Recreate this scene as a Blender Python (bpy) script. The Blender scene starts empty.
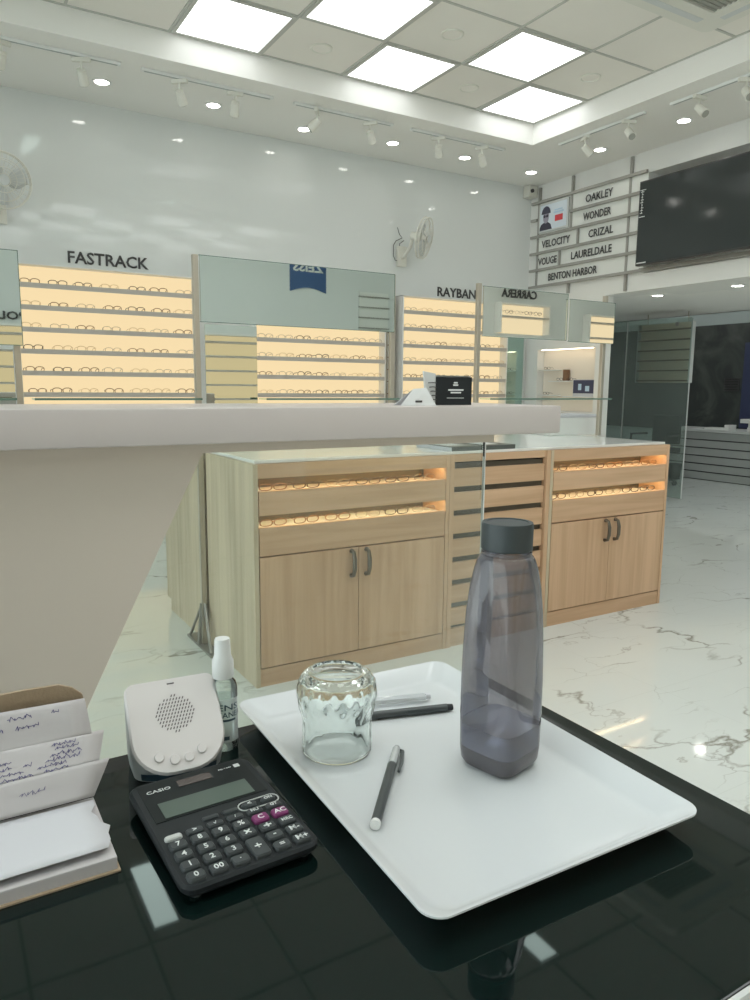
import bpy, bmesh, math, random
from mathutils import Vector, Matrix
random.seed(7)
C = bpy.context.scene.collection
PI = math.pi
EYE = 1.17

# ------------------------------------------------------------------ materials
def nt(name):
    m = bpy.data.materials.new(name); m.use_nodes = True
    t = m.node_tree; t.nodes.clear()
    out = t.nodes.new('ShaderNodeOutputMaterial')
    return m, t, out
def mat(name, col, rough=.5, metal=0., spec=.5, bump=0., bscale=60., var=0., vscale=8., coat=0.):
    m, t, out = nt(name)
    p = t.nodes.new('ShaderNodeBsdfPrincipled')
    p.inputs['Base Color'].default_value = (*col, 1)
    p.inputs['Roughness'].default_value = rough
    p.inputs['Metallic'].default_value = metal
    p.inputs['Specular IOR Level'].default_value = spec
    p.inputs['Coat Weight'].default_value = coat
    tc = t.nodes.new('ShaderNodeTexCoord')
    n = t.nodes.new('ShaderNodeTexNoise'); n.inputs['Scale'].default_value = vscale
    t.links.new(tc.outputs['Object'], n.inputs['Vector'])
    mx = t.nodes.new('ShaderNodeMixRGB'); mx.blend_type = 'MULTIPLY'; mx.inputs['Fac'].default_value = 1
    mx.inputs['Color1'].default_value = (*col, 1)
    r = t.nodes.new('ShaderNodeMapRange'); r.inputs['To Min'].default_value = 1 - var; r.inputs['To Max'].default_value = 1 + var * .3
    t.links.new(n.outputs['Fac'], r.inputs['Value']); t.links.new(r.outputs['Result'], mx.inputs['Color2'])
    t.links.new(mx.outputs['Color'], p.inputs['Base Color'])
    if bump:
        n2 = t.nodes.new('ShaderNodeTexNoise'); n2.inputs['Scale'].default_value = bscale
        t.links.new(tc.outputs['Object'], n2.inputs['Vector'])
        b = t.nodes.new('ShaderNodeBump'); b.inputs['Strength'].default_value = bump; b.inputs['Distance'].default_value = .002
        t.links.new(n2.outputs['Fac'], b.inputs['Height']); t.links.new(b.outputs['Normal'], p.inputs['Normal'])
    t.links.new(p.outputs[0], out.inputs[0])
    return m
def emit(name, col, s):
    m, t, out = nt(name)
    e = t.nodes.new('ShaderNodeEmission'); e.inputs[0].default_value = (*col, 1); e.inputs[1].default_value = s
    t.links.new(e.outputs[0], out.inputs[0]); return m
def thin_glass(name, tint, refl=1.0, haze=0., hazecol=(.5, .5, .5)):
    m, t, out = nt(name)
    tr = t.nodes.new('ShaderNodeBsdfTransparent'); tr.inputs[0].default_value = (*tint, 1)
    gl = t.nodes.new('ShaderNodeBsdfGlossy'); gl.inputs['Roughness'].default_value = .02
    gl.inputs[0].default_value = (refl, refl, refl, 1)
    fr = t.nodes.new('ShaderNodeFresnel'); fr.inputs[0].default_value = 1.45
    mx = t.nodes.new('ShaderNodeMixShader')
    t.links.new(fr.outputs[0], mx.inputs[0])
    if haze:
        df = t.nodes.new('ShaderNodeBsdfDiffuse'); df.inputs[0].default_value = (*hazecol, 1)
        m2 = t.nodes.new('ShaderNodeMixShader'); m2.inputs[0].default_value = haze
        t.links.new(tr.outputs[0], m2.inputs[1]); t.links.new(df.outputs[0], m2.inputs[2])
        t.links.new(m2.outputs[0], mx.inputs[1])
    else:
        t.links.new(tr.outputs[0], mx.inputs[1])
    t.links.new(gl.outputs[0], mx.inputs[2]); t.links.new(mx.outputs[0], out.inputs[0])
    return m
def solid_glass(name, col=(.95, .97, .96), ior=1.45, rough=0.):
    m, t, out = nt(name)
    g = t.nodes.new('ShaderNodeBsdfGlass'); g.inputs[0].default_value = (*col, 1)
    g.inputs['IOR'].default_value = ior; g.inputs['Roughness'].default_value = rough
    t.links.new(g.outputs[0], out.inputs[0]); return m
def wood(name, vertical=True, c1=(.66, .44, .275), c2=(.49, .305, .175), stripe=0.):
    m, t, out = nt(name)
    p = t.nodes.new('ShaderNodeBsdfPrincipled'); p.inputs['Roughness'].default_value = .42
    tc = t.nodes.new('ShaderNodeTexCoord'); mp = t.nodes.new('ShaderNodeMapping')
    mp.inputs['Scale'].default_value = (26, 26, 1.3) if vertical else (1.1, 22, 24)
    t.links.new(tc.outputs['Object'], mp.inputs['Vector'])
    n = t.nodes.new('ShaderNodeTexNoise'); n.inputs['Scale'].default_value = 1.; n.inputs['Detail'].default_value = 6; n.inputs['Distortion'].default_value = .6
    t.links.new(mp.outputs[0], n.inputs['Vector'])
    mp2 = t.nodes.new('ShaderNodeMapping'); mp2.inputs['Scale'].default_value = (5, 5, .5) if vertical else (.6, 5, 5)
    t.links.new(tc.outputs['Object'], mp2.inputs['Vector'])
    n2 = t.nodes.new('ShaderNodeTexNoise'); n2.inputs['Scale'].default_value = 1.; n2.inputs['Detail'].default_value = 3
    t.links.new(mp2.outputs[0], n2.inputs['Vector'])
    ad = t.nodes.new('ShaderNodeMath'); ad.operation = 'ADD'
    t.links.new(n.outputs['Fac'], ad.inputs[0]); t.links.new(n2.outputs['Fac'], ad.inputs[1])
    cr = t.nodes.new('ShaderNodeValToRGB')
    cr.color_ramp.elements[0].position = .36; cr.color_ramp.elements[0].color = (*c2, 1)
    cr.color_ramp.elements[1].position = .62; cr.color_ramp.elements[1].color = (*c1, 1)
    hf = t.nodes.new('ShaderNodeMath'); hf.operation = 'MULTIPLY'; hf.inputs[1].default_value = .5
    t.links.new(ad.outputs[0], hf.inputs[0]); t.links.new(hf.outputs[0], cr.inputs[0])
    t.links.new(cr.outputs[0], p.inputs['Base Color'])
    t.links.new(p.outputs[0], out.inputs[0]); return m
def marble_floor():
    m, t, out = nt('marble_tile')
    p = t.nodes.new('ShaderNodeBsdfPrincipled'); p.inputs['Roughness'].default_value = .06
    p.inputs['Specular IOR Level'].default_value = .5
    tc = t.nodes.new('ShaderNodeTexCoord')
    def veins(scale, width, seed, dist):
        mp = t.nodes.new('ShaderNodeMapping'); mp.inputs['Location'].default_value = (seed, seed * .7, 0)
        mp.inputs['Rotation'].default_value = (0, 0, .5); mp.inputs['Scale'].default_value = (1., 1.9, 1)
        t.links.new(tc.outputs['Object'], mp.inputs['Vector'])
        nz = t.nodes.new('ShaderNodeTexNoise'); nz.inputs['Scale'].default_value = 2.4; nz.inputs['Detail'].default_value = 6
        t.links.new(mp.outputs[0], nz.inputs['Vector'])
        sub = t.nodes.new('ShaderNodeVectorMath'); sub.operation = 'SUBTRACT'; sub.inputs[1].default_value = (.5, .5, .5)
        t.links.new(nz.outputs['Color'], sub.inputs[0])
        sc = t.nodes.new('ShaderNodeVectorMath'); sc.operation = 'SCALE'; sc.inputs['Scale'].default_value = dist
        t.links.new(sub.outputs[0], sc.inputs[0])
        add = t.nodes.new('ShaderNodeVectorMath'); add.operation = 'ADD'
        t.links.new(mp.outputs[0], add.inputs[0]); t.links.new(sc.outputs[0], add.inputs[1])
        vo = t.nodes.new('ShaderNodeTexVoronoi'); vo.voronoi_dimensions = '2D'; vo.feature = 'DISTANCE_TO_EDGE'; vo.inputs['Scale'].default_value = scale
        t.links.new(add.outputs[0], vo.inputs['Vector'])
        mr = t.nodes.new('ShaderNodeMapRange'); mr.inputs['From Min'].default_value = 0; mr.inputs['From Max'].default_value = width
        mr.inputs['To Min'].default_value = 1; mr.inputs['To Max'].default_value = 0
        t.links.new(vo.outputs['Distance'], mr.inputs['Value'])
        mk = t.nodes.new('ShaderNodeTexNoise'); mk.inputs['Scale'].default_value = 1.7; mk.inputs['Detail'].default_value = 2
        t.links.new(mp.outputs[0], mk.inputs['Vector'])
        mr2 = t.nodes.new('ShaderNodeMapRange'); mr2.inputs['From Min'].default_value = .46; mr2.inputs['From Max'].default_value = .62
        t.links.new(mk.outputs['Fac'], mr2.inputs['Value'])
        mu = t.nodes.new('ShaderNodeMath'); mu.operation = 'MULTIPLY'
        t.links.new(mr.outputs[0], mu.inputs[0]); t.links.new(mr2.outputs[0], mu.inputs[1])
        return mu
    v1 = veins(1.05, .026, 3.1, 1.0); v2 = veins(2.1, .016, 8.3, .9)
    s2 = t.nodes.new('ShaderNodeMath'); s2.operation = 'MULTIPLY'; s2.inputs[1].default_value = .55
    t.links.new(v2.outputs[0], s2.inputs[0])
    mxm = t.nodes.new('ShaderNodeMath'); mxm.operation = 'MAXIMUM'
    t.links.new(v1.outputs[0], mxm.inputs[0]); t.links.new(s2.outputs[0], mxm.inputs[1])
    cl = t.nodes.new('ShaderNodeTexNoise'); cl.inputs['Scale'].default_value = 1.1; cl.inputs['Detail'].default_value = 5
    t.links.new(tc.outputs['Object'], cl.inputs['Vector'])
    base = t.nodes.new('ShaderNodeMixRGB'); base.inputs['Color1'].default_value = (.63, .67, .64, 1); base.inputs['Color2'].default_value = (.73, .765, .735, 1)
    t.links.new(cl.outputs['Fac'], base.inputs['Fac'])
    fin = t.nodes.new('ShaderNodeMixRGB'); fin.inputs['Color2'].default_value = (.27, .26, .22, 1)
    t.links.new(mxm.outputs[0], fin.inputs['Fac']); t.links.new(base.outputs[0], fin.inputs['Color1'])
    # tile joints every 1.2 m
    br = t.nodes.new('ShaderNodeTexBrick'); br.offset = 0; br.inputs['Scale'].default_value = 1.; br.inputs['Mortar Size'].default_value = .0015
    br.inputs['Brick Width'].default_value = 1.2; br.inputs['Row Height'].default_value = .6
    br.inputs['Color1'].default_value = (1, 1, 1, 1); br.inputs['Color2'].default_value = (1, 1, 1, 1); br.inputs['Mortar'].default_value = (.93, .93, .92, 1)
    t.links.new(tc.outputs['Object'], br.inputs['Vector'])
    mu2 = t.nodes.new('ShaderNodeMixRGB'); mu2.blend_type = 'MULTIPLY'; mu2.inputs['Fac'].default_value = 1
    t.links.new(fin.outputs[0], mu2.inputs['Color1']); t.links.new(br.outputs['Color'], mu2.inputs['Color2'])
    t.links.new(mu2.outputs[0], p.inputs['Base Color'])
    t.links.new(p.outputs[0], out.inputs[0]); return m
def dark_marble():
    m, t, out = nt('dark_stone')
    p = t.nodes.new('ShaderNodeBsdfPrincipled'); p.inputs['Roughness'].default_value = .2
    tc = t.nodes.new('ShaderNodeTexCoord')
    n = t.nodes.new('ShaderNodeTexNoise'); n.inputs['Scale'].default_value = 2.2; n.inputs['Detail'].default_value = 8; n.inputs['Distortion'].default_value = 1.2
    t.links.new(tc.outputs['Object'], n.inputs['Vector'])
    cr = t.nodes.new('ShaderNodeValToRGB')
    cr.color_ramp.elements[0].position = .45; cr.color_ramp.elements[0].color = (.05, .057, .055, 1)
    cr.color_ramp.elements[1].position = .72; cr.color_ramp.elements[1].color = (.10, .11, .10, 1)
    t.links.new(n.outputs['Fac'], cr.inputs[0]); t.links.new(cr.outputs[0], p.inputs['Base Color'])
    t.links.new(p.outputs[0], out.inputs[0]); return m

M = dict(
    wall=mat('glossy_wall_panel', (.74, .765, .75), .055, spec=.30, var=.03, vscale=.6),
    paint=mat('white_paint', (.80, .80, .77), .55, var=.03, vscale=2),
    ceil=mat('ceiling_board', (.87, .86, .82), .6, var=.02, vscale=2),
    tile=mat('ceiling_tile', (.84, .81, .75), .75, bump=.25, bscale=160, var=.04, vscale=3),
    tee=mat('ceiling_tee', (.50, .50, .46), .5),
    floor=marble_floor(),
    panel=emit('ceiling_panel_light', (.97, 1., .99), 2.3),
    panel2=emit('added_panel_light', (.97, 1., .99), 4.6),
    slim=emit('slim_light', (.80, 1., .93), 5.5),
    down=emit('downlight_glow', (1., .97, .90), 22.),
    warm=emit('backlit_warm_panel', (1., .785, .455), .80),
    strip=emit('warm_led_strip', (1., .76, .42), 15.),
    strip2=emit('warm_led_niche', (1., .82, .60), 5.),
    whitem=mat('white_plastic', (.82, .83, .81), .4, var=.02),
    creamm=mat('cream_plastic', (.74, .73, .66), .4, var=.02),
    wooddoor=wood('pale_oak_vertical', True),
    woodh=wood('pale_oak_horizontal', False),
    woodside=wood('grooved_oak_side', True, (.60, .505, .355), (.42, .34, .225)),
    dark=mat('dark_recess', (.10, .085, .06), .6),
    handle=mat('bronze_handle', (.16, .14, .11), .35, .8),
    top=mat('white_stone_top', (.80, .82, .79), .12, var=.05, vscale=3),
    steel=mat('brushed_post', (.52, .47, .39), .32, .75),
    darksteel=mat('dark_steel', (.33, .32, .29), .4, .7),
    mirror=mat('mirror_silver', (.60, .66, .62), .015, 1.),
    mirror_bright=mat('mirror_silver_brightened', (.95, .95, .88), .015, 1.),  # same mirror, paler so a brighter reflection is put into the colour
    gedge=mat('green_glass_edge', (.12, .20, .16), .15),
    clear=thin_glass('clear_glass', (.93, .96, .94)),
    clear2=thin_glass('hazed_partition', (.86, .93, .90), haze=.14, hazecol=(.5, .55, .52)),  # grey-green haze in the colour lifts the dark view behind the pane
    shelfg=thin_glass('shelf_glass', (.82, .92, .87)),
    lip=mat('shelf_lip', (.52, .48, .43), .5),
    letter=mat('dark_letters', (.06, .06, .06), .4),
    slab=mat('white_solid_surface', (.57, .52, .497), .3, var=.02),
    support=mat('shaded_white_support', (.66, .585, .50), .5, var=.03, vscale=1.5),  # white laminate, its warm shade put into the colour
    black=mat('black_desk_glass', (.003, .009, .008), .03, spec=.33),
    blackb=mat('black_plastic', (.018, .022, .024), .5, spec=.22),
    tray=mat('white_melamine', (.64, .67, .68), .18, var=.015),
    slat=mat('sign_slat', (.38, .37, .34), .45, .4),
    board=mat('sign_board', (.80, .81, .77), .45),
    screen=mat('tv_screen', (.035, .042, .042), .10),
    bezel=mat('tv_bezel', (.03, .03, .03), .3),
    grey=mat('mid_grey', (.42, .44, .43), .5),
    greyl=mat('pale_grey', (.62, .64, .63), .5),
    greenwall=mat('blue_grey_wall', (.50, .57, .56), .5),
    stone=dark_marble(),
    navy=mat('navy_panel', (.04, .05, .11), .4),
    blue=mat('banner_blue', (.05, .11, .25), .5),
    leather=mat('tan_leather', (.40, .30, .20), .55, bump=.3, bscale=300, var=.1),
    paper=mat('writing_paper', (.52, .50, .50), .8, var=.03, vscale=20),
    papw=mat('white_paper', (.60, .61, .64), .8, var=.02),
    ink=mat('blue_ink', (.09, .08, .20), .6),
    key=mat('calculator_key', (.050, .058, .060), .5, spec=.3),
    keyp=mat('purple_key', (.20, .03, .13), .45),
    keyw=mat('pale_key', (.50, .52, .50), .5),
    lcd=mat('lcd_glass', (.085, .115, .095), .35, spec=.3),
    solar=mat('solar_cell', (.07, .055, .05), .2),
    legend=mat('pale_legend', (.72, .75, .74), .5),
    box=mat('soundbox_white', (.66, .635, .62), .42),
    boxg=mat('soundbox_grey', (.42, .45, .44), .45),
    slot=mat('grille_slot', (.10, .09, .09), .6),
    label=mat('navy_label', (.03, .06, .08), .4),
    capg=mat('bottle_cap_grey', (.035, .046, .048), .5),
    bottle=thin_glass('smoky_plastic', (.62, .61, .63), haze=.34, hazecol=(.27, .25, .265)),
    water=thin_glass('water', (.72, .80, .95), haze=.42, hazecol=(.55, .64, .80)),
    tumbler=solid_glass('tumbler_glass', (.97, .99, .98), 1.42),
    spray=thin_glass('clear_bottle_plastic', (.93, .96, .95), haze=.08, hazecol=(.7, .78, .76)),
    spraycap=mat('frosted_cap', (.68, .70, .68), .45),
    pen=mat('pen_barrel', (.055, .065, .066), .35),
    chromec=mat('pen_clear_tip', (.55, .58, .58), .15, .3),
    frame_dark=mat('eyewear_dark', (.05, .035, .03), .3),
    frame_brown=mat('eyewear_brown', (.22, .11, .05), .3),
    frame_grey=mat('eyewear_metal', (.30, .26, .22), .3, .6),
    frame_gold=mat('eyewear_gold', (.55, .38, .20), .3, .6),
    brown=mat('brown_box', (.20, .11, .06), .5),
    red=mat('red_print', (.70, .08, .09), .5),
    skyb=mat('pale_blue_print', (.50, .66, .80), .5),
    skin=mat('sepia_print', (.36, .34, .42), .5),
    inkdark=mat('dark_print', (.06, .06, .09), .5),
    green=mat('green_tinted_mirror', (.40, .55, .50), .05, .9),
    yellow=emit('lit_niche_back', (1., .83, .55), .75),
    acgrille=mat('air_grille', (.34, .34, .30), .6),
    mag=mat('dark_magazine', (.09, .10, .09), .4),
)

# ------------------------------------------------------------------ mesh helpers
def B(): return bmesh.new()
def box(bm, x0, x1, y0, y1, z0, z1, mtx=None, bev=0.):
    r = bmesh.ops.create_cube(bm, size=1)
    vs = r['verts']
    bmesh.ops.scale(bm, vec=(x1 - x0, y1 - y0, z1 - z0), verts=vs)
    bmesh.ops.translate(bm, vec=((x0 + x1) / 2, (y0 + y1) / 2, (z0 + z1) / 2), verts=vs)
    if bev:
        es = list({e for v in vs for e in v.link_edges})
        o = bmesh.ops.bevel(bm, geom=es, offset=bev, segments=2, affect='EDGES', profile=.6)
        vs = list({v for f in o['faces'] for v in f.verts} | {v for v in vs if v.is_valid})
    if mtx: bmesh.ops.transform(bm, matrix=mtx, verts=vs)
    return vs
def cyl(bm, p, q, r, r2=None, seg=16, caps=True):
    p, q = Vector(p), Vector(q); d = q - p
    rt = d.to_track_quat('Z', 'Y').to_matrix().to_4x4()
    o = bmesh.ops.create_cone(bm, cap_ends=caps, segments=seg, radius1=r, radius2=r if r2 is None else r2, depth=d.length)
    bmesh.ops.transform(bm, matrix=Matrix.Translation((p + q) / 2) @ rt, verts=o['verts'])
    return o['verts']
def tube(bm, pts, r, seg=8, closed=False):
    pts = [Vector(p) for p in pts]; n = len(pts); rings = []
    prev = None
    for i, p in enumerate(pts):
        a = pts[(i - 1) % n] if (closed or i > 0) else p
        b = pts[(i + 1) % n] if (closed or i < n - 1) else p
        d = (b - a).normalized()
        if prev is None:
            u = d.orthogonal().normalized()
        else:
            u = (prev - d * prev.dot(d)).normalized()
        prev = u; w = d.cross(u)
        rr = r[i] if isinstance(r, (list, tuple)) else r
        rings.append([bm.verts.new(p + (u * math.cos(2 * PI * k / seg) + w * math.sin(2 * PI * k / seg)) * rr) for k in range(seg)])
    m = n if closed else n - 1
    for i in range(m):
        A, Bb = rings[i], rings[(i + 1) % n]
        for k in range(seg):
            bm.faces.new((A[k], A[(k + 1) % seg], Bb[(k + 1) % seg], Bb[k]))
    if not closed:
        bm.faces.new(rings[0][::-1]); bm.faces.new(rings[-1])
def lathe(bm, prof, seg=32, c=(0, 0, 0), fn=None, cap0=True, cap1=True):
    rings = []
    for j, (r, z) in enumerate(prof):
        ring = []
        for k in range(seg):
            a = 2 * PI * k / seg
            rr = fn(a, r, z, j) if fn else r
            ring.append(bm.verts.new((c[0] + rr * math.cos(a), c[1] + rr * math.sin(a), c[2] + z)))
        rings.append(ring)
    for A, Bb in zip(rings, rings[1:]):
        for k in range(seg):
            bm.faces.new((A[k], A[(k + 1) % seg], Bb[(k + 1) % seg], Bb[k]))
    if cap0: bm.faces.new(rings[0][::-1])
    if cap1: bm.faces.new(rings[-1])
    return rings
def prism(bm, loop, off):
    """loop: list of 3-D points, off: extrusion vector"""
    off = Vector(off)
    a = [bm.verts.new(Vector(p)) for p in loop]; b = [bm.verts.new(Vector(p) + off) for p in loop]
    n = len(a)
    bm.faces.new(a); bm.faces.new(b[::-1])
    for i in range(n):
        bm.faces.new((a[(i + 1) % n], a[i], b[i], b[(i + 1) % n]))
def rrect(w, h, r, n=5):
    pts = []
    for cx, cy, a0 in ((w / 2 - r, h / 2 - r, 0), (-w / 2 + r, h / 2 - r, 90), (-w / 2 + r, -h / 2 + r, 180), (w / 2 - r, -h / 2 + r, 270)):
        for k in range(n + 1):
            a = math.radians(a0 + 90 * k / n)
            pts.append((cx + r * math.cos(a), cy + r * math.sin(a)))
    return pts
def obj(name, bm, m, parent=None, smooth=False, bevel=0., loc=None):
    bmesh.ops.recalc_face_normals(bm, faces=bm.faces)
    me = bpy.data.meshes.new(name); bm.to_mesh(me); bm.free()
    if smooth:
        me.polygons.foreach_set('use_smooth', [True] * len(me.polygons))
        try: me.set_sharp_from_angle(angle=math.radians(38))
        except Exception: pass
    me.materials.append(m)
    o = bpy.data.objects.new(name, me); C.objects.link(o)
    if parent: o.parent = parent
    if loc: o.location = loc
    if bevel:
        bv = o.modifiers.new('bevel', 'BEVEL'); bv.width = bevel; bv.segments = 2; bv.limit_method = 'ANGLE'
    return o
def tag(o, label, cat, group=None):
    o['label'] = label; o['category'] = cat
    if group: o['group'] = group
    return o
def thing(name, label, cat, loc=(0, 0, 0), rz=0, group=None):
    o = bpy.data.objects.new(name, None); C.objects.link(o); o.empty_display_size = .05
    o.location = loc; o.rotation_euler = (0, 0, rz)
    return tag(o, label, cat, group)
def struct(name, bm, m, parent=None, smooth=False):
    o = obj(name, bm, m, parent, smooth)
    if not parent: o['kind'] = 'structure'
    return o
def dup(root, loc=None, rot=None, label=None, group=None):
    r = root.copy(); C.objects.link(r)
    if loc is not None: r.location = loc
    if rot is not None: r.rotation_euler = rot
    if label: r['label'] = label
    if group: r['group'] = group
    for ch in list(root.children):
        c = ch.copy(); C.objects.link(c); c.parent = r
        for g in list(ch.children):
            d = g.copy(); C.objects.link(d); d.parent = c
    return r
_txt = {}
def text_bm(s, height, width=None, bold=.0, ext=.002, space=1.):
    cu = bpy.data.curves.new('t', 'FONT'); cu.body = s; cu.size = 1; cu.offset = bold; cu.space_character = space
    cu.align_x = 'CENTER'; cu.resolution_u = 2
    o = bpy.data.objects.new('t', cu); C.objects.link(o)
    dg = bpy.context.evaluated_depsgraph_get(); dg.update()
    me = bpy.data.meshes.new_from_object(o.evaluated_get(dg))
    bm = bmesh.new(); bm.from_mesh(me)
    bpy.data.objects.remove(o); bpy.data.curves.remove(cu); bpy.data.meshes.remove(me)
    xs = [v.co.x for v in bm.verts]; ys = [v.co.y for v in bm.verts]
    if not xs: return bm
    cx, cy = (min(xs) + max(xs)) / 2, (min(ys) + max(ys)) / 2
    k = height / (max(ys) - min(ys)); kx = width / (max(xs) - min(xs)) if width else k
    for v in bm.verts: v.co = Vector(((v.co.x - cx) * kx, (v.co.y - cy) * k, 0))
    if ext:
        r = bmesh.ops.extrude_face_region(bm, geom=list(bm.faces))
        for g in r['geom']:
            if isinstance(g, bmesh.types.BMVert): g.co.z += ext
    return bm
def frame(o, ex, ey):
    ex, ey = Vector(ex).normalized(), Vector(ey).normalized(); ez = ex.cross(ey)
    m = Matrix.Identity(4)
    for i in range(3): m[i][0], m[i][1], m[i][2], m[i][3] = ex[i], ey[i], ez[i], o[i]
    return m
def text_obj(name, s, height, m, o, ex, ey, parent=None, width=None, bold=.0, ext=.002, space=1.):
    bm = text_bm(s, height, width, bold, ext, space)
    bm.transform(frame(o, ex, ey))
    return obj(name, bm, m, parent)
BX, BY = (1, 0, 0), (0, 0, 1)          # lettering on the back wall
RX, RY = (0, -1, 0), (0, 0, 1)         # on the right wall
FX, FY = (-1, 0, 0), (0, 0, 1)         # on the wall behind the camera

# ------------------------------------------------------------------ the room
SOF, REC, SIDE = 3.164, 3.33, 2.02
bm = B(); box(bm, -2.05, 9.5, -1.6, 8.7, -.06, 0); struct('floor', bm, M['floor'])
bm = B(); box(bm, -2.05, 5.35, 5.9, 6.0, 0, 3.42); struct('wall_back', bm, M['wall'])
bm = B(); box(bm, -2.1, -2.0, 4.6, 5.9, 0, 3.42); box(bm, -2.1, -2.0, -1.6, -1.2, 0, 3.42); box(bm, -2.1, -2.0, -1.2, 4.6, 2.9, 3.42); struct('wall_left', bm, M['paint'])
bm = B()  # unseen left glazing, added so daylight fills the room
for y in (-1.2, .7, 2.6, 4.55): box(bm, -2.08, -2.02, y, y + .05, 0, 2.9)
box(bm, -2.08, -2.02, -1.2, 4.6, 2.85, 2.9); box(bm, -2.08, -2.02, -1.2, 4.6, 0, .08); w1 = struct('added_window_1', bm, M['greyl'])
bm = B(); box(bm, -2.055, -2.045, -1.2, 4.6, .08, 2.85); struct('added_window_glass', bm, M['clear'], w1)
bm = B(); box(bm, -2.0, 9.5, -1.6, -1.5, 0, 3.42); struct('wall_front', bm, M['wall'])
bm = B()
box(bm, -2, 5.9, 4.90, 5.9, SOF, REC + .03); box(bm, 4.432, 5.9, 1.2, 4.90, SOF, REC + .03)
box(bm, 4.432, 9.5, -1.5, 1.2, SOF, REC + .03); box(bm, -2, -1.56, -1.5, 4.90, SOF, REC + .03)
box(bm, -1.56, 4.432, -1.5, -.5, SOF, REC + .03)
struct('ceiling', bm, M['ceil'])
bm = B(); box(bm, -1.56, 4.432, -.5, 4.90, REC, REC + .05); struct('ceiling_recess', bm, M['tile'])
bm = B()
for i in range(-4, 5):
    x = 1.427 + .6 * i; box(bm, x - .008, x + .008, -.5, 4.90, REC - .006, REC + .001)
for j in range(9):
    y = 4.9 - .6 * j - (.008 if j == 0 else 0)
    box(bm, -1.56, 4.432, y - .008, y + .008, REC - .0055, REC + .001)
box(bm, 4.418, 4.432, -.5, 4.90, REC - .006, REC + .001)
struct('trim_1', bm, M['tee'])
# the right wall: upper part, lower part with a niche, and the opening towards the side room
NY0, NY1, NZ0, NZ1 = 4.95, 5.72, .95, 1.56
bm = B()
box(bm, 5.35, 5.62, 4.46, 5.95, SIDE, REC)
box(bm, 5.35, 5.46, 4.87, NY0, 0, SIDE); box(bm, 5.35, 5.46, NY1, 5.95, 0, SIDE)
box(bm, 5.35, 5.46, NY0, NY1, 0, NZ0); box(bm, 5.35, 5.46, NY0, NY1, NZ1, SIDE)
box(bm, 5.45, 5.46, NY0, NY1, NZ0, NZ1); box(bm, 5.62, 5.9, 4.46, 4.50, 2.09, REC)
box(bm, 5.35, 5.9, 1.2, 4.46, SIDE, 2.16); box(bm, 5.35, 5.9, 1.2, 4.46, 2.985, REC); box(bm, 5.81, 5.9, 1.2, 4.46, 2.16, REC)
struct('wall_right', bm, M['paint'])
bm = B(); box(bm, 5.9, 7.6, 1.2, 8.6, SIDE, SIDE + .06); box(bm, 5.62, 5.9, 4.46, 8.6, SIDE, SIDE + .06); box(bm, 7.54, 7.6, 1.2, 8.6, SIDE, 2.6)
box(bm, 7.6, 9.4, 1.2, 8.6, 2.6, 2.65)
struct('ceiling_side', bm, M['ceil'])
bm = B(); box(bm, 5.9, 9.4, 1.2, 1.26, SIDE + .06, REC); struct('wall_bulkhead', bm, M['paint'])
bm = B(); box(bm, 9.4, 9.5, -1.5, 8.6, 0, 3.3); struct('wall_far', bm, M['greenwall'])
bm = B(); box(bm, 5.56, 9.4, 8.6, 8.7, 0, 2.65); box(bm, 5.56, 5.62, 5.95, 8.6, 0, SIDE); struct('wall_side', bm, M['grey'])
bm = B(); box(bm, 9.36, 9.4, 2.0, 8.5, .60, 2.06); struct('trim_2', bm, M['stone'])

# ------------------------------------------------------------------ ceiling lights
def panel_light():
    t = thing('ceiling_panel_light', 'square white light panel', 'ceiling light', (0, 0, 0), 0, 'square light panels in the ceiling grid')
    bm = B()
    for a in (-1, 1):
        box(bm, a * .28 - .012, a * .28 + .012, -.292, .292, -.012, -.003); box(bm, -.268, .268, a * .28 - .012, a * .28 + .012, -.012, -.003)
    obj('light_frame', bm, M['tee'], t)
    bm = B(); box(bm, -.268, .268, -.268, .268, -.009, -.004); obj('diffuser', bm, M['panel'], t)
    return t
cells = {(0, 0): 'leftmost of the square light panels along the back edge of the ceiling recess',
         (2, 0): 'square light panel in the middle of the row along the back edge of the recess',
         (4, 0): 'square light panel in the back right corner of the ceiling recess',
         (1, 1): 'large square light panel cut by the top edge, second row from the back',
         (3, 1): 'square light panel of the second row, diagonal to the corner one'}
extra = [(-4, 0), (4, 5), (2, 5), (0, 5), (-2, 5), (3, 6), (1, 6), (-1, 6), (-3, 6), (4, 7), (0, 7), (2, 7), (-2, 7), (3, 8), (1, 8), (-1, 8)]  # unseen panels added to keep up the light level
p0 = panel_light(); first = True
pfar = None
for (i, j) in list(cells) + extra:
    loc = (1.427 + .6 * i + .3, 4.9 - .6 * j - .3, REC)
    if j == 0: loc = (loc[0], loc[1] - .008, REC)
    o = p0 if first else dup(p0)
    if (i, j) not in cells:
        if pfar is None:
            pfar = next(c.data for c in o.children if c.name.startswith('diffuser')).copy(); pfar.materials[0] = M['panel2']
        for c in o.children:
            if c.name.startswith('diffuser'): c.data = pfar
    first = False
    o.location = loc
    if (i, j) in cells: o['label'] = cells[(i, j)]
    else: o['label'] = 'square light panel of the ceiling grid outside the picture, added to light the room'
def slim(x0, x1, y0, y1, lab):
    t = thing('ceiling_strip_light', lab, 'ceiling light', ((x0 + x1) / 2, (y0 + y1) / 2, REC), 0, None); a, b = (x1 - x0) / 2, (y1 - y0) / 2
    bm = B(); box(bm, -a - .01, a + .01, -b - .01, b + .01, -.008, -.001); obj('light_frame', bm, M['greyl'], t)
    bm = B(); box(bm, -a, a, -b, b, -.011, -.0085); obj('diffuser', bm, M['slim'], t)
slim(.875, 1.005, 3.80, 4.39, 'slim ceiling light whose reflection lies on the black desk below the calculator')
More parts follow.
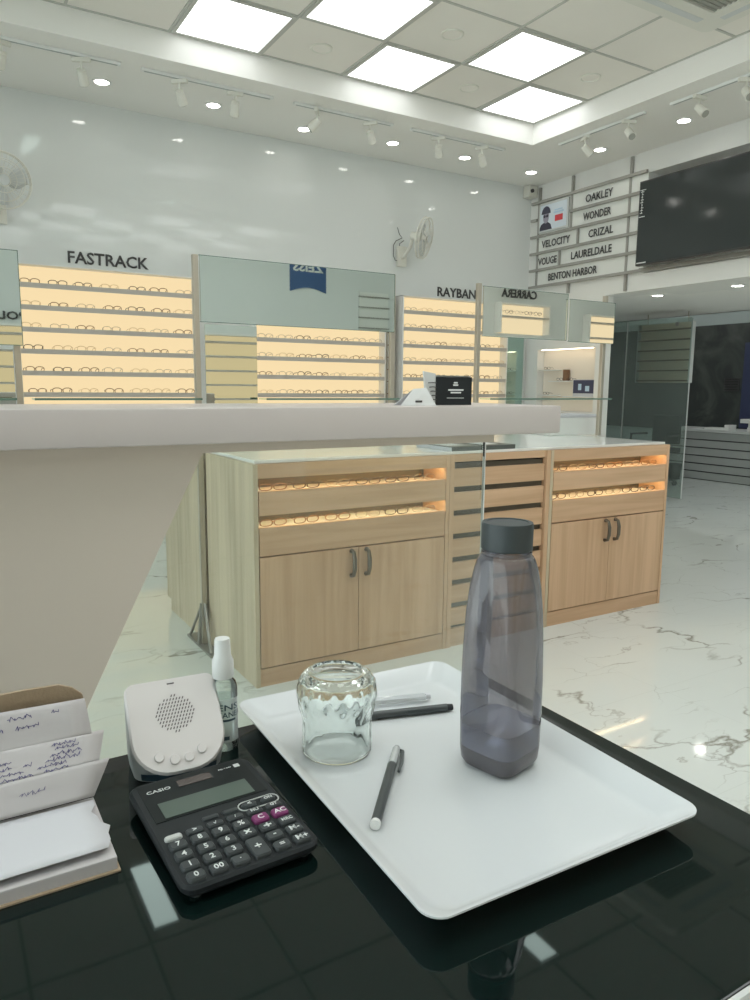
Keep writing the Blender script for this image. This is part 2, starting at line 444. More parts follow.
slim(2.57, 2.68, 2.53, 2.70, 'small ceiling light whose reflection lies on the black desk below the tray')
# round discs in the blank tiles
sp = None
for (i, j), lab in {(1, 0): 'round pale disc in the blank tile between the first two back row panels', (3, 0): 'round pale disc in the blank tile before the corner light panel',
                    (2, 1): 'round pale disc in the tile between the two second row light panels', (4, 1): 'round pale disc in the tile at the right edge of the ceiling recess'}.items():
    if sp is None:
        sp = thing('ceiling_speaker', lab, 'ceiling disc', (0, 0, 0), 0, 'round discs in the ceiling tiles')
        bm = B(); lathe(bm, [(.058, 0), (.072, 0), (.072, -.006), (.064, -.009), (.058, -.004)], 28, cap0=False, cap1=False); obj('ring', bm, M['creamm'], sp, True)
        bm = B(); lathe(bm, [(.058, -.001), (.058, -.004), (.02, -.005), (.001, -.005)], 28, cap0=True); obj('cover', bm, M['tile'], sp, True)
        o = sp
    else: o = dup(sp, label=lab)
    o.location = (1.427 + .6 * i + .3, 4.9 - .6 * j - .3, REC)
# cassette air conditioner
t = thing('ceiling_air_conditioner', 'cream cassette air conditioner in the ceiling with a grey grille, cut by the top edge', 'air conditioner', (3.74, 2.70, REC))
bm = B(); lp = rrect(.82, .82, .05); li = rrect(.46, .46, .01)
n = len(lp)
a = [bm.verts.new((x, y, -.045)) for x, y in lp]; b = [bm.verts.new((x, y, -.048)) for x, y in li]
c = [bm.verts.new((x * 1.01, y * 1.01, -.001)) for x, y in lp]; d = [bm.verts.new((x, y, -.03)) for x, y in li]
for k in range(n):
    q = (k + 1) % n
    bm.faces.new((a[k], a[q], b[q], b[k])); bm.faces.new((c[k], c[q], a[q], a[k])); bm.faces.new((b[k], b[q], d[q], d[k]))
obj('fascia', bm, M['creamm'], t)
bm = B(); box(bm, -.23, .23, -.23, .23, -.034, -.03)
for k in range(15): box(bm, -.23, .23, -.222 + k * .031, -.210 + k * .031, -.040, -.034)
obj('grille', bm, M['acgrille'], t)
for k in range(4):
    bm = B(); mt = Matrix.Rotation(k * PI / 2, 4, 'Z'); box(bm, -.24, .24, .30, .345, -.0485, -.0465, mt)
    obj('air_flap', bm, M['greyl'], t)

# recessed downlights
def downlight(lab, loc, grp):
    t = thing('recessed_downlight', lab, 'downlight', loc, 0, grp)
    bm = B(); lathe(bm, [(.045, -.001), (.062, -.001), (.062, -.006), (.048, -.009), (.045, -.004)], 28, cap0=False, cap1=False); obj('trim_ring', bm, M['whitem'], t, True)
    bm = B(); cyl(bm, (0, 0, -.005), (0, 0, -.002), .045, seg=24); obj('lamp_disc', bm, M['down'], t)
    return t
dl = None
ords = ['second', 'third', 'fourth', 'fifth', 'sixth']
dls = [((.365, 5.47), 'downlight in the back soffit just beyond the left picture edge'), ((1.13, 5.46), 'leftmost glowing downlight in the back soffit, under the first track'),
       ((1.895, 5.46), 'glowing downlight between the two spotlights of the second back track'),
       ((2.66, 5.56), 'downlight half hidden by the spotlight above the third back track'), ((3.423, 5.47), 'downlight in the back soffit between the third and fourth tracks'),
       ((4.16, 5.46), 'glowing downlight between the two spotlights of the fourth back track'), ((4.952, 5.48), 'downlight in the far right corner above the small camera'),
       ((4.976, 4.673), 'downlight in the right soffit beside the track above the sign boards'), ((4.981, 3.865), 'downlight in the right soffit above the television'),
       ((4.98, 3.06), 'downlight in the right soffit beyond the right picture edge')]
for (x, y), lab in dls:
    if dl is None: dl = downlight(lab, (x, y, SOF), 'round downlights of the ceiling soffit')
    else: dup(dl, (x, y, SOF), label=lab)
for (x, y), lab in (((5.73, 4.6), 'downlight below the sign boards in the low side ceiling'), ((5.713, 3.81), 'rightmost downlight in the low side ceiling at the picture edge'),
                    ((6.9, 3.2), 'downlight of the low side ceiling outside the picture')):
    dup(dl, (x, y, SIDE), label=lab, group='downlights of the low side ceiling')
for (x, y) in ((8.5, 6.8), (8.5, 5.2), (6.4, 7.4)):  # out-of-sight downlights added to light the glazed room
    dup(dl, (x, y, 2.6 if x > 7.6 else SIDE), label='unseen downlight added to brighten the glazed room', group='downlights added in the glazed room')

for x, y, z in ((8.3, 7.2, 2.6), (8.3, 5.6, 2.6), (8.3, 4.0, 2.6), (8.3, 2.4, 2.6)):  # hidden panels added because the glazed room came out dark
    o = dup(p0, (x, y, z - .001)); o['label'] = 'unseen square light panel added to brighten the glazed room'; o['group'] = 'light panels added in the glazed room'; next(c for c in o.children if c.name.startswith('diffuser')).data = pfar
for x, y in ((6.5, 1.8), (6.6, 7.2), (7.2, 3.4), (7.1, 2.4)):  # out-of-view panels added so the low side ceiling gets more light
    o = dup(p0, (x, y, SIDE - .001)); o['label'] = 'unseen square light panel added to brighten the low side ceiling'; o['group'] = 'light panels added in the low side ceiling'; next(c for c in o.children if c.name.startswith('diffuser')).data = pfar
for x, y in ((7.2, .2), (5.6, .2), (8.6, .2)):  # unseen soffit panels added to brighten the wall behind the camera
    o = dup(p0, (x, y, SOF - .001)); o['label'] = 'unseen square light panel added in the soffit far behind the camera'; o['group'] = 'light panels added behind the camera'; next(c for c in o.children if c.name.startswith('diffuser')).data = pfar
# tracks and spotlights
def track(lab, a, b, grp='lighting tracks in the ceiling soffit'):
    a, b = Vector((*a, SOF)), Vector((*b, SOF)); L = (b - a).length
    t = thing('lighting_track', lab, 'lighting track', (a + b) / 2, math.atan2(b.y - a.y, b.x - a.x), grp)
    bm = B(); box(bm, -L / 2, L / 2, -.016, .016, -.018, -.001, bev=.002); obj('rail', bm, M['whitem'], t)
    bm = B(); box(bm, -L / 2 + .02, L / 2 - .02, -.006, .006, -.0195, -.0175); obj('rail_slot', bm, M['grey'], t)
    return t
track('leftmost white lighting track in the back soffit', (.22, 5.10), (1.175, 5.10))
track('second lighting track from the left in the back soffit', (1.30, 5.10), (2.20, 5.10))
track('third lighting track from the left in the back soffit', (2.36, 5.10), (3.19, 5.10))
track('fourth lighting track of the back soffit, nearest the corner', (3.36, 5.10), (4.30, 5.10))
track('white lighting track in the right soffit above the sign boards', (4.59, 4.75), (4.59, 3.90))
track('white lighting track in the right soffit above the television', (4.62, 3.70), (4.62, 2.80))
def spot():
    t = thing('track_spotlight', 'white spotlight', 'spotlight', (0, 0, 0), 0, 'white spotlights on the ceiling tracks')
    bm = B(); box(bm, -.055, .055, -.014, .014, -.045, -.021, bev=.003); obj('adaptor', bm, M['creamm'], t)
    bm = B(); cyl(bm, (0, 0, -.045), (0, 0, -.095), .007); tube(bm, [(0, 0, -.09), (.0, .012, -.10), (0, .02, -.115)], .007, 8); obj('arm', bm, M['creamm'], t, True)
    h = Vector((0, .02, -.12)); d = Vector((0, .72, -.69)).normalized()
    bm = B(); cyl(bm, h - d * .042, h + d * .048, .027, .031, 24); obj('lamp_head', bm, M['creamm'], t, True)
    bm = B(); cyl(bm, h + d * .047, h + d * .053, .024, .024, 24); obj('lamp_lens', bm, M['acgrille'], t)
    return t
s0 = None
spots = [(.94, 5.10, -25, 'white spotlight on the leftmost track, turned to the wall'), (.50, 5.10, 10, 'white spotlight on the leftmost track at the left picture edge'),
         (1.545, 5.10, -40, 'left spotlight of the second back track'), (1.925, 5.10, -15, 'right spotlight of the second back track'),
         (2.545, 5.10, 55, 'left spotlight of the third back track, beside a downlight'), (2.99, 5.10, -50, 'right spotlight of the third back track'),
         (3.62, 5.10, -45, 'left spotlight of the fourth back track'), (4.06, 5.10, -55, 'right spotlight of the fourth back track, near the corner'),
         (4.59, 4.47, -110, 'spotlight nearest the corner on the track above the sign boards'), (4.59, 4.04, 160, 'second spotlight on the track above the sign boards'),
         (4.62, 3.47, 175, 'spotlight above the left end of the television'), (4.62, 3.13, 150, 'spotlight at the right picture edge above the television')]
for x, y, a, lab in spots:
    if s0 is None: s0 = spot(); o = s0
    else: o = dup(s0)
    o['label'] = lab; o.location = (x, y, SOF); o.rotation_euler = (0, 0, math.radians(a))

# ------------------------------------------------------------------ eyewear
def glasses_mesh(style, w=.135, h=.04):
    bm = B(); r = .0028 if style in ('dark', 'brown') else .0017
    hw = w * .23
    for s in (-1, 1):
        pts = [(s * w * .26 + hw * math.copysign(abs(math.cos(a)) ** .8, math.cos(a)), 0, h * .5 + h * .5 * math.copysign(abs(math.sin(a)) ** .8, math.sin(a))) for a in [2 * PI * k / 14 for k in range(14)]]
        tube(bm, pts, r, 5, True)
        tube(bm, [(s * w * .49, 0, h * .72), (s * w * .5, .012, h * .74), (s * w * .49, .060, h * .68), (s * w * .48, .080, h * .35)], r * .9, 5)
    tube(bm, [(-w * .05, -.002, h * .62), (0, -.004, h * .72), (w * .05, -.002, h * .62)], r, 5)
    return bm
GS = {}  # one shared mesh for each style
for st, mm in (('dark', 'frame_dark'), ('brown', 'frame_brown'), ('metal', 'frame_grey'), ('gold', 'frame_gold')):
    bm = glasses_mesh(st); bmesh.ops.recalc_face_normals(bm, faces=bm.faces)
    me = bpy.data.meshes.new('eyeglasses'); bm.to_mesh(me); bm.free(); me.materials.append(M[mm]); GS[st] = me
SN = {'dark': 'dark framed', 'brown': 'brown framed', 'metal': 'thin metal framed', 'gold': 'gold tinted'}
def pair(st, loc, rz, lab, grp, scale=1.):
    o = bpy.data.objects.new('eyeglasses', GS[st]); C.objects.link(o)
    o.location = loc; o.rotation_euler = (0, 0, rz); o.scale = (scale,) * 3
    return tag(o, lab, 'eyeglasses', grp)
NTH = ['first', 'second', 'third', 'fourth', 'fifth', 'sixth', 'seventh', 'eighth', 'ninth']

# ------------------------------------------------------------------ backlit wall shelving
FR = 5.775
def wall_unit(x0, x1, lab, zs, ztop=1.992, per=7, name=''):
    t = thing('display_shelving', lab, 'display shelving', ((x0 + x1) / 2, 5.89, 0))
    w = (x1 - x0) / 2; y1 = 0; y0 = FR - 5.89
    bm = B(); box(bm, -w, w, -.012, .006, .45, ztop); obj('backlit_panel', bm, M['warm'], t)
    bm = B(); box(bm, -w - .012, -w, y0, .006, .40, ztop + .006); box(bm, w, w + .012, y0, .006, .40, ztop + .006)
    box(bm, -w - .012, w + .012, y0, .006, ztop, ztop + .006)
    obj('surround', bm, M['paint'], t)
    for z in zs:
        bm = B(); box(bm, -w + .001, w - .001, y0 + .006, -.013, z, z + .008); s = obj('shelf', bm, M['paint'], t)
        bm = B(); box(bm, -w + .001, w - .001, y0 - .002, y0 + .005, z - .014, z + .020); obj('shelf_lip', bm, M['lip'], s)
    bm = B(); box(bm, -w, w, y0, -.013, .0, .44); obj('base_cupboard', bm, M['whitem'], t)
    return t
zsh = [1.850, 1.699, 1.548, 1.397, 1.246, 1.095, .944]
ROW = ['topmost shelf', 'second shelf down', 'third shelf down', 'fourth shelf down', 'fifth shelf down', 'sixth shelf down']
units = [(.572, 1.828, 'lit wall shelving at the left under dark wall letters, rows of eyeglasses', 'left lit shelving', 7, 6),
         (2.325, 3.556, 'lit wall shelving seen under the wide mirror, rows of eyeglasses', 'middle lit shelving', 7, 6),
         (3.755, 4.985, 'lit wall shelving at the right under dark wall letters, rows of eyeglasses', 'right lit shelving', 7, 6)]
for x0, x1, lab, where, per, rows in units:
    wall_unit(x0, x1, lab, zsh)
    for r in range(rows):
        if where == 'middle lit shelving' and r == 0: continue
        ks = list(range(per))
        for k in ks:
            x = x0 + (x1 - x0) * (k + .5) / per + random.uniform(-.012, .012)
            st = random.choices(['dark', 'brown', 'metal', 'gold'], [1.2, 3, 4, 5])[0]
            pair(st, (x, FR + .012 + random.uniform(0, .008), zsh[r] + .0112), random.uniform(-.15, .15),
                 f'{SN[st]} eyeglasses, {NTH[k]} from left, {ROW[r]}, {where}', f'eyeglasses on {where}', random.uniform(.86, 1.0))
# narrow ladder display between the middle and right shelving
t = thing('ladder_display', 'narrow pale ladder display between the middle and right lit shelving', 'display rack', (3.655, 5.86, 0))
bm = B(); box(bm, -.045, -.035, -.03, .02, .5, 1.99); box(bm, .035, .045, -.03, .02, .5, 1.99); obj('side_rail', bm, M['steel'], t)
for k in range(9):
    bm = B(); box(bm, -.035, .035, -.03, .02, 1.0 + .11 * k, 1.008 + .11 * k); obj('rung', bm, M['brown'], t)

def letters(name, s, h, o, ex, ey, lab, width=None, ext=.012, bold=.02, m='letter', cat='wall lettering'):
    t = text_obj('wall_lettering', s, h, M[m], o, ex, ey, None, width, bold, ext)
    return tag(t, lab, cat)
letters('f', 'FASTRACK', .086, (1.218, 5.898, 2.084), BX, BY, 'dark raised capital letters on the wall above the left lit shelving', .575, bold=.018, ext=.004)
letters('r', 'RAYBAN', .086, (4.44, 5.898, 2.076), BX, BY, 'dark raised capital letters on the wall above the right lit shelving', .46, bold=.018, ext=.004)
# tall green mirror strip in the corner
t = thing('corner_mirror', 'tall narrow green tinted glass strip beside the right lit shelving', 'mirror', (5.19, 5.89, 0))
bm = B(); box(bm, -.13, .11, -.012, 0, .3, 1.69); obj('glass_pane', bm, M['green'], t)
bm = B(); box(bm, .112, .125, -.016, 0, .3, 1.69); box(bm, -.143, -.131, -.016, 0, .3, 1.69); obj('edge_strip', bm, M['greyl'], t)

# ------------------------------------------------------------------ lit niche in the right wall
t = thing('niche_display', 'lit white niche in the right wall with small glass shelves', 'display niche', (5.448, 5.335, 0))
bm = B(); box(bm, -.01, .0, -.38, .38, NZ0 + .005, NZ1 - .005); obj('niche_back', bm, mat('niche_cream', (.85, .78, .68), .5), t)
bm = B(); box(bm, -.09, -.075, -.34, .34, NZ1 - .008, NZ1 - .002); obj('light_strip', bm, M['strip2'], t)
for z, a, b in ((1.36, .12, .36), (1.25, -.10, .22), (1.11, .12, .36), (1.10, -.36, .02)):
    bm = B(); box(bm, -.095, -.012, a, b, z - .008, z); obj('niche_shelf', bm, M['whitem'], t)
pair('dark', (5.375, 5.60, 1.363), -PI / 2, 'dark eyeglasses on the upper small shelf of the lit niche', 'eyeglasses in the lit niche', .62)
pair('dark', (5.375, 5.60, 1.113), -PI / 2, 'dark eyeglasses on the lower small shelf of the lit niche', 'eyeglasses in the lit niche', .62)
pair('dark', (5.375, 5.42, 1.253), -PI / 2, 'dark eyeglasses on the middle niche shelf left of the brown box', 'eyeglasses in the lit niche', .62)
pair('dark', (5.375, 5.285, 1.253), -PI / 2, 'dark eyeglasses on the middle niche shelf right of the brown box', 'eyeglasses in the lit niche', .62)
bm = B(); box(bm, 5.385, 5.42, 5.33, 5.39, 1.251, 1.36, bev=.003); tag(obj('brown_case', bm, M['brown']), 'small brown upright case on the middle shelf of the lit niche', 'case')
t = thing('picture_card', 'dark blue picture card standing low in the lit niche', 'picture card', (5.385, 5.12, 1.101))
bm = B(); box(bm, -.006, .006, -.15, .12, 0, .16); obj('card_board', bm, M['papw'], t)
bm = B(); box(bm, -.008, -.0062, -.145, .115, .03, .155); obj('print_area', bm, M['navy'], t)
bm = B(); box(bm, -.0095, -.0082, .01, .05, .06, .12); obj('print_figure', bm, M['skyb'], t)
bm = B(); box(bm, -.0095, -.0082, -.09, -.04, .05, .10); obj('print_figure', bm, M['skyb'], t)

# ------------------------------------------------------------------ sign boards on the right wall
SX = 5.35
t = thing('brand_sign_board', 'slatted white sign board of dark brand words beside the television', 'sign', (SX, 5.075, 2.58))
def lb(y0, y1, z0, z1, x0, x1): return (x0 - SX - .02, x1 - SX - .02, y0 - 5.1, y1 - 5.1, z0 - 2.58, z1 - 2.58)
barz = [2.990, 2.828, 2.666, 2.504, 2.342, 2.181]
bm = B(); box(bm, *lb(4.475, 5.80, 2.19, 2.985, 5.352, 5.360)); obj('backing_board', bm, M['board'], t)
for k, z in enumerate(barz):
    bm = B()
    if k == 1:
        box(bm, *lb(5.79, 5.87, z - .012, z + .012, 5.32, 5.345)); obj('slat', bm, M['slat'], t)
        bm = B(); box(bm, *lb(4.475, 5.34, z - .012, z + .012, 5.32, 5.345))
    else: box(bm, *lb(4.475, 5.87, z - .012, z + .012, 5.32, 5.345))
    obj('slat', bm, M['slat'], t)
for y, z0, z1 in ((5.785, 2.18, 3.135), (5.345, 2.666, 3.15), (4.66, 2.03, 3.15), (5.347, 2.08, 2.17)):
    bm = B(); box(bm, *lb(y - .012, y + .012, z0, z1, 5.345, 5.368)); obj('post', bm, M['slat'], t)
for y, z in ((5.235, 2.585), (5.465, 2.423)):
    bm = B(); box(bm, *lb(y - .008, y + .008, z - .069, z + .069, 5.325, 5.345)); obj('divider', bm, M['slat'], t)
for s, y0, y1, z in (('OAKLEY', 5.165, 4.845, 2.905), ('WONDER', 5.185, 4.855, 2.747), ('VELOCITY', 5.72, 5.34, 2.583), ('CRIZAL', 5.11, 4.82, 2.585),
                     ('VOUGE', 5.76, 5.505, 2.420), ('LAURELDALE', 5.315, 4.825, 2.420), ('BENTON HARBOR', 5.61, 4.985, 2.258)):
    text_obj('lettering', s, .070, M['letter'], (SX - .028 - SX, (y0 + y1) / 2 - 5.1, z - 2.58), RX, RY, t, y0 - y1, .016, .002)
t = thing('advert_poster', 'small framed advert with a dark portrait and red mark beside the sign words', 'poster', (5.315, 5.545, 2.83))
bm = B(); box(bm, 0, .01, -.20, .195, -.135, .135); obj('poster_border', bm, M['greyl'], t)
bm = B(); box(bm, -.002, -.0002, -.18, .178, -.118, .118); obj('poster_print', bm, mat('pale_blue_paper', (.70, .77, .84), .5), t)
def disc(cy_, cz_, ry, rz_, x0_, n_=16, a0_=0., a1_=2 * PI):
    return [(x0_, cy_ + ry * math.cos(a0_ + (a1_ - a0_) * k / n_), cz_ + rz_ * math.sin(a0_ + (a1_ - a0_) * k / n_)) for k in range(n_ + (0 if a1_ - a0_ > 6.2 else 1))]
bm = B(); prism(bm, [(-.004, .178, -.117), (-.004, .01, -.117), (-.004, .03, -.07), (-.004, .07, -.045), (-.004, .12, -.045), (-.004, .16, -.06), (-.004, .178, -.09)], (.0015, 0, 0)); obj('portrait_shoulders', bm, M['inkdark'], t)
bm = B(); prism(bm, disc(.095, .005, .040, .062, -.0042), (.0015, 0, 0)); obj('portrait_face', bm, M['skin'], t)
bm = B(); prism(bm, disc(.095, .030, .062, .075, -.0058, 10, .05, PI - .05), (.001, 0, 0)); obj('portrait_hat', bm, M['inkdark'], t)
bm = B(); prism(bm, disc(.078, .012, .016, .014, -.0062), (.001, 0, 0)); obj('portrait_lens', bm, M['inkdark'], t)
bm = B(); prism(bm, disc(.114, .012, .016, .014, -.0062), (.001, 0, 0)); obj('portrait_lens', bm, M['inkdark'], t)
bm = B(); box(bm, -.006, -.0025, -.13, -.03, -.055, .0); obj('red_mark', bm, M['red'], t)
bm = B(); box(bm, -.006, -.0025, -.14, -.01, .02, .035); box(bm, -.006, -.0025, -.12, -.02, .045, .055); obj('print_lines', bm, M['skyb'], t)

# television
t = thing('television', 'large black wall television at the right with a white mark on its left end', 'television', (5.20, 3.815, 2.535))
bm = B(); box(bm, .0, .05, -.60, .61, -.335, .345, bev=.006); obj('housing', bm, M['bezel'], t)
bm = B(); box(bm, -.002, .0005, -.588, .598, -.320, .332); obj('screen', bm, M['screen'], t)
bm = B(); box(bm, .05, .145, -.2, .2, -.1, .1); obj('wall_mount', bm, M['darksteel'], t)
bm = B()
for k in range(9):
    z = .085 + k * .021
    box(bm, -.004, -.0022, .566 - (k % 3) * .004, .59 - ((k * 5) % 4) * .004, z, z + .006); box(bm, -.004, -.0022, .572, .577, z, z + .016)
box(bm, -.004, -.0022, .54, .598, .268, .274); box(bm, -.004, -.0022, .54, .598, .055, .061)
obj('screen_mark', bm, M['legend'], t)
bm = B(); box(bm, -.004, -.0022, .50, .595, -.318, -.309); obj('screen_sticker', bm, M['legend'], t)
bm = B(); box(bm, 5.30, 5.345, 2.6, 4.47, 2.168, 2.20, bev=.003); tag(obj('support_rail', bm, M['darksteel']), 'grey rail along the wall edge under the television', 'rail')
# security camera
t = thing('security_camera', 'small white box camera high in the far corner beside the sign boards', 'security camera', (5.28, 5.84, 3.105))
bm = B(); box(bm, -.05, .06, -.04, .055, -.055, .055, bev=.006); obj('camera_body', bm, M['creamm'], t)
bm = B(); cyl(bm, (-.02, -.055, 0), (-.02, -.039, 0), .018, seg=16); obj('lens', bm, M['letter'], t)

# ------------------------------------------------------------------ wall fans
def wall_fan(lab, loc, d):
    d = Vector(d).normalized(); rot = d.to_track_quat('Z', 'Y').to_euler()
    t = thing('wall_fan', lab, 'fan', loc, 0, None); t.rotation_euler = rot; t.scale = (.87,) * 3
    bm = B()
    for rr, z in ((.20, 0), (.20, -.035), (.15, .022), (.15, -.06), (.09, .03), (.09, -.072), (.045, .033)):
        tube(bm, [(rr * math.cos(2 * PI * k / 32), rr * math.sin(2 * PI * k / 32), z) for k in range(32)], .003 if rr < .19 else .006, 6, True)
    for k in range(28):
        a = 2 * PI * k / 28; c_, s_ = math.cos(a), math.sin(a)
        tube(bm, [(.03 * c_, .03 * s_, .033), (.10 * c_, .10 * s_, .03), (.16 * c_, .16 * s_, .02), (.2 * c_, .2 * s_, 0), (.2 * c_, .2 * s_, -.035), (.13 * c_, .13 * s_, -.065), (.05 * c_, .05 * s_, -.075)], .0016, 4)
    obj('guard', bm, M['creamm'], t, True)
    bm = B(); cyl(bm, (0, 0, .028), (0, 0, .037), .038, seg=24); obj('badge', bm, M['greyl'], t)
    bm = B(); cyl(bm, (0, 0, -.03), (0, 0, .012), .03, .024, 20); obj('hub', bm, M['creamm'], t, True)
    for k in range(3):
        bm = B(); a0 = 2 * PI * k / 3
        rows = []
        for i in range(7):
            r = .026 + .15 * i / 6; wd = .35 + .35 * math.sin(PI * min(1, (i + 1) / 6.5)) ; ring = []
            for j in range(5):
                u = j / 4 - .5; a = a0 + u * 2 * wd + i * .06
                ring.append(bm.verts.new((r * math.cos(a), r * math.sin(a), -.012 + u * .028)))
            rows.append(ring)
        for A, Bb in zip(rows, rows[1:]):
            for j in range(4): bm.faces.new((A[j], A[j + 1], Bb[j + 1], Bb[j]))
        o = obj('blade', bm, M['greyl'], t, True)
        so = o.modifiers.new('s', 'SOLIDIFY'); so.thickness = .003
    bm = B(); cyl(bm, (0, 0, -.06), (0, 0, -.16), .048, .038, 24); obj('motor_housing', bm, M['creamm'], t, True)
    inv = (Matrix.Translation(Vector(loc)) @ d.to_track_quat('Z', 'Y').to_matrix().to_4x4() @ Matrix.Scale(.87, 4)).inverted()
    bm = B(); w0 = Vector(loc) - d * .12
    wy = 5.895
    tube(bm, [w0, (w0.x, w0.y + .05, w0.z - .09), (w0.x, wy - .06, w0.z - .16), (w0.x, wy - .02, w0.z - .16)], .016, 10)
    box(bm, w0.x - .05, w0.x + .05, wy - .03, wy, w0.z - .24, w0.z - .06, bev=.008)
    bm.transform(inv); obj('wall_bracket', bm, M['creamm'], t, True)
    if loc[0] > 2:
        bm = B()
        px = w0.x - .055
        tube(bm, [(px + .01, wy - .012, w0.z + .10), (px + .02, wy - .03, w0.z + .04), (px + .05, wy - .03, w0.z + .01), (px - .01, wy - .02, w0.z - .02), (px - .035, wy - .02, w0.z - .06), (px - .035, wy - .02, w0.z - .15), (px - .015, wy - .02, w0.z - .19), (px + .015, wy - .02, w0.z - .19), (px + .032, wy - .02, w0.z - .15), (px + .03, wy - .02, w0.z - .04), (px + .07, wy - .03, w0.z - .01)], .0035, 6)
        bm.transform(inv); obj('power_cord', bm, M['letter'], t, True)
    return t
wall_fan('white wall fan at the left picture edge, its round guard facing the room', (.512, 5.6, 2.484), (.12, -.95, -.12))
wall_fan('white wall fan above the middle shelving, turned to the right with a looped dark cord', (3.86, 5.60, 2.475), (.60, -.76, -.22))

# ------------------------------------------------------------------ oak display cabinets
def cabinet(x0, x1, lab, hlab):
    w = (x1 - x0) / 2; D = .558
    t = thing('display_cabinet', lab, 'display cabinet', ((x0 + x1) / 2, 2.587, 0))
    def bx(bm, a, b, c, d, e, f, bev=0.): return box(bm, a, b, c, d, e, f, None, bev)
    for s in (-1, 1):
        bm = B(); bx(bm, *(sorted((s * w, s * (w - .018)))), .0, D, .0, .88); obj('side_panel', bm, M['woodside'] if s < 0 else M['wooddoor'], t)
    bm = B(); bx(bm, -w + .018, w - .018, .002, .022, .826, .88); obj('top_rail', bm, M['woodh'], t)
    bm = B(); bx(bm, -w + .018, w - .018, .022, D, .855, .878); bx(bm, -w + .018, w - .018, D - .015, D, .06, .855); bx(bm, -w + .018, w - .018, .03, D - .016, .50, .515); obj('carcass', bm, M['woodh'], t)
    bm = B(); bx(bm, -w + .0185, w - .0185, .03, D - .02, 0, .0595); bx(bm, -w + .0185, w - .0185, .004, .029, 0, .072); obj('plinth', bm, M['woodh'], t)
    for z0, z1, z2 in ((.683, .776, .826), (.525, .636, .683)):
        bm = B(); bx(bm, -w + .022, w - .022, .0, .018, z0, z1); dr = obj('drawer', bm, M['woodh'], t)
        bm = B(); bx(bm, -w + .022, w - .022, .019, .17, z1 - .018, z1 - .006); obj('tray_floor', bm, M['paint'], dr)
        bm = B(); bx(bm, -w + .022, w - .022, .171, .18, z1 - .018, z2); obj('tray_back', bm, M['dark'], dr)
        bm = B(); bx(bm, -w + .05, w - .03, .026, .036, z2 + .006, z2 + .012)
        obj('light_strip', bm, M['strip'], dr)
    for s in (-1, 1):
        a, b = (-w + .022, -.0015) if s < 0 else (.0015, w - .022)
        bm = B(); bx(bm, a, b, .0, .018, .078, .519); dd = obj('door', bm, M['wooddoor'], t)
        x = s * .035; zc = .455
        bm = B(); tube(bm, [(x, -.001, zc + .052), (x, -.022, zc + .048), (x, -.030, zc + .02), (x, -.030, zc - .02), (x, -.022, zc - .048), (x, -.001, zc - .052)], [.010, .0075, .0092, .0092, .0075, .010], 8)
        obj('handle', bm, M['handle'], dd, True)
    xs = [-w + .1 + (2 * w - .2) * k / 5 for k in range(6)]
    for z, nm in ((.7725, 'upper'), (.6325, 'lower')):
        for k, x in enumerate(xs):
            st = random.choice(['dark', 'brown', 'metal'])
            o = pair(st, ((x0 + x1) / 2 + x, 2.587 + .05, z), random.uniform(-.1, .1), f'{SN[st]} eyeglasses, {NTH[k]} from left, {nm} slot of {hlab} oak cabinet', f'eyeglasses in the {hlab} oak cabinet', .85)
            o.scale = (.85, .85, .62)
    return t
cabinet(1.020, 1.934, 'pale oak display cabinet nearest the camera, two lit slots over two doors', 'left')
cabinet(2.535, 3.400, 'pale oak display cabinet at the right with its open aisle side, behind the bottle', 'right')
t = thing('drawer_cabinet', 'narrow pale oak unit of seven shallow drawers with dark gaps', 'drawer cabinet', (2.2345, 2.587, 0))
w = .2985
for s in (-1, 1):
    bm = B(); a, b = sorted((s * w, s * (w - .024))); box(bm, a, b, .0, .558, .0, .88); obj('side_panel', bm, M['wooddoor'], t)
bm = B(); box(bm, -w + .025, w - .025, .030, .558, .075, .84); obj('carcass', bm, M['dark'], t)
bm = B(); box(bm, -w + .025, w - .025, .012, .028, .848, .88); box(bm, -w + .025, w - .025, .028, .558, .845, .878); obj('top_rail', bm, M['woodh'], t)
bm = B(); box(bm, -w + .025, w - .025, .008, .028, .0, .083); obj('plinth', bm, M['woodh'], t)
for k in range(7):
    z = .098 + k * .1065
    bm = B(); box(bm, -w + .028, w - .028, .012, .029, z, z + .080); obj('drawer', bm, M['woodh'], t)
# worktop and back row
bm = B(); box(bm, 1.035, 3.392, 2.612, 3.84, .8805, .893, bev=.002); tag(obj('cabinet_worktop', bm, M['top']), 'white stone top lying across the row of oak cabinets', 'worktop')
t = thing('storage_cabinet', 'pale oak back cabinet behind the left display cabinet, only its side showing', 'cabinet', (2.21, 3.175, 0))
bm = B(); box(bm, -1.19, -1.172, 0, .60, .0, .0599); box(bm, -1.19, -1.172, 0, .665, .06, .88); obj('side_panel', bm, M['woodside'], t)
bm = B(); box(bm, -1.172, 1.19, 0, .645, .07, .8795); obj('carcass', bm, M['wooddoor'], t)
bm = B(); box(bm, -1.18, 1.18, .02, .60, 0, .069); obj('plinth', bm, M['woodh'], t)
for k in range(4):
    x = -1.165 + k * .589
    bm = B(); box(bm, x, x + .583, .646, .664, .08, .872); obj('door', bm, M['wooddoor'], t)
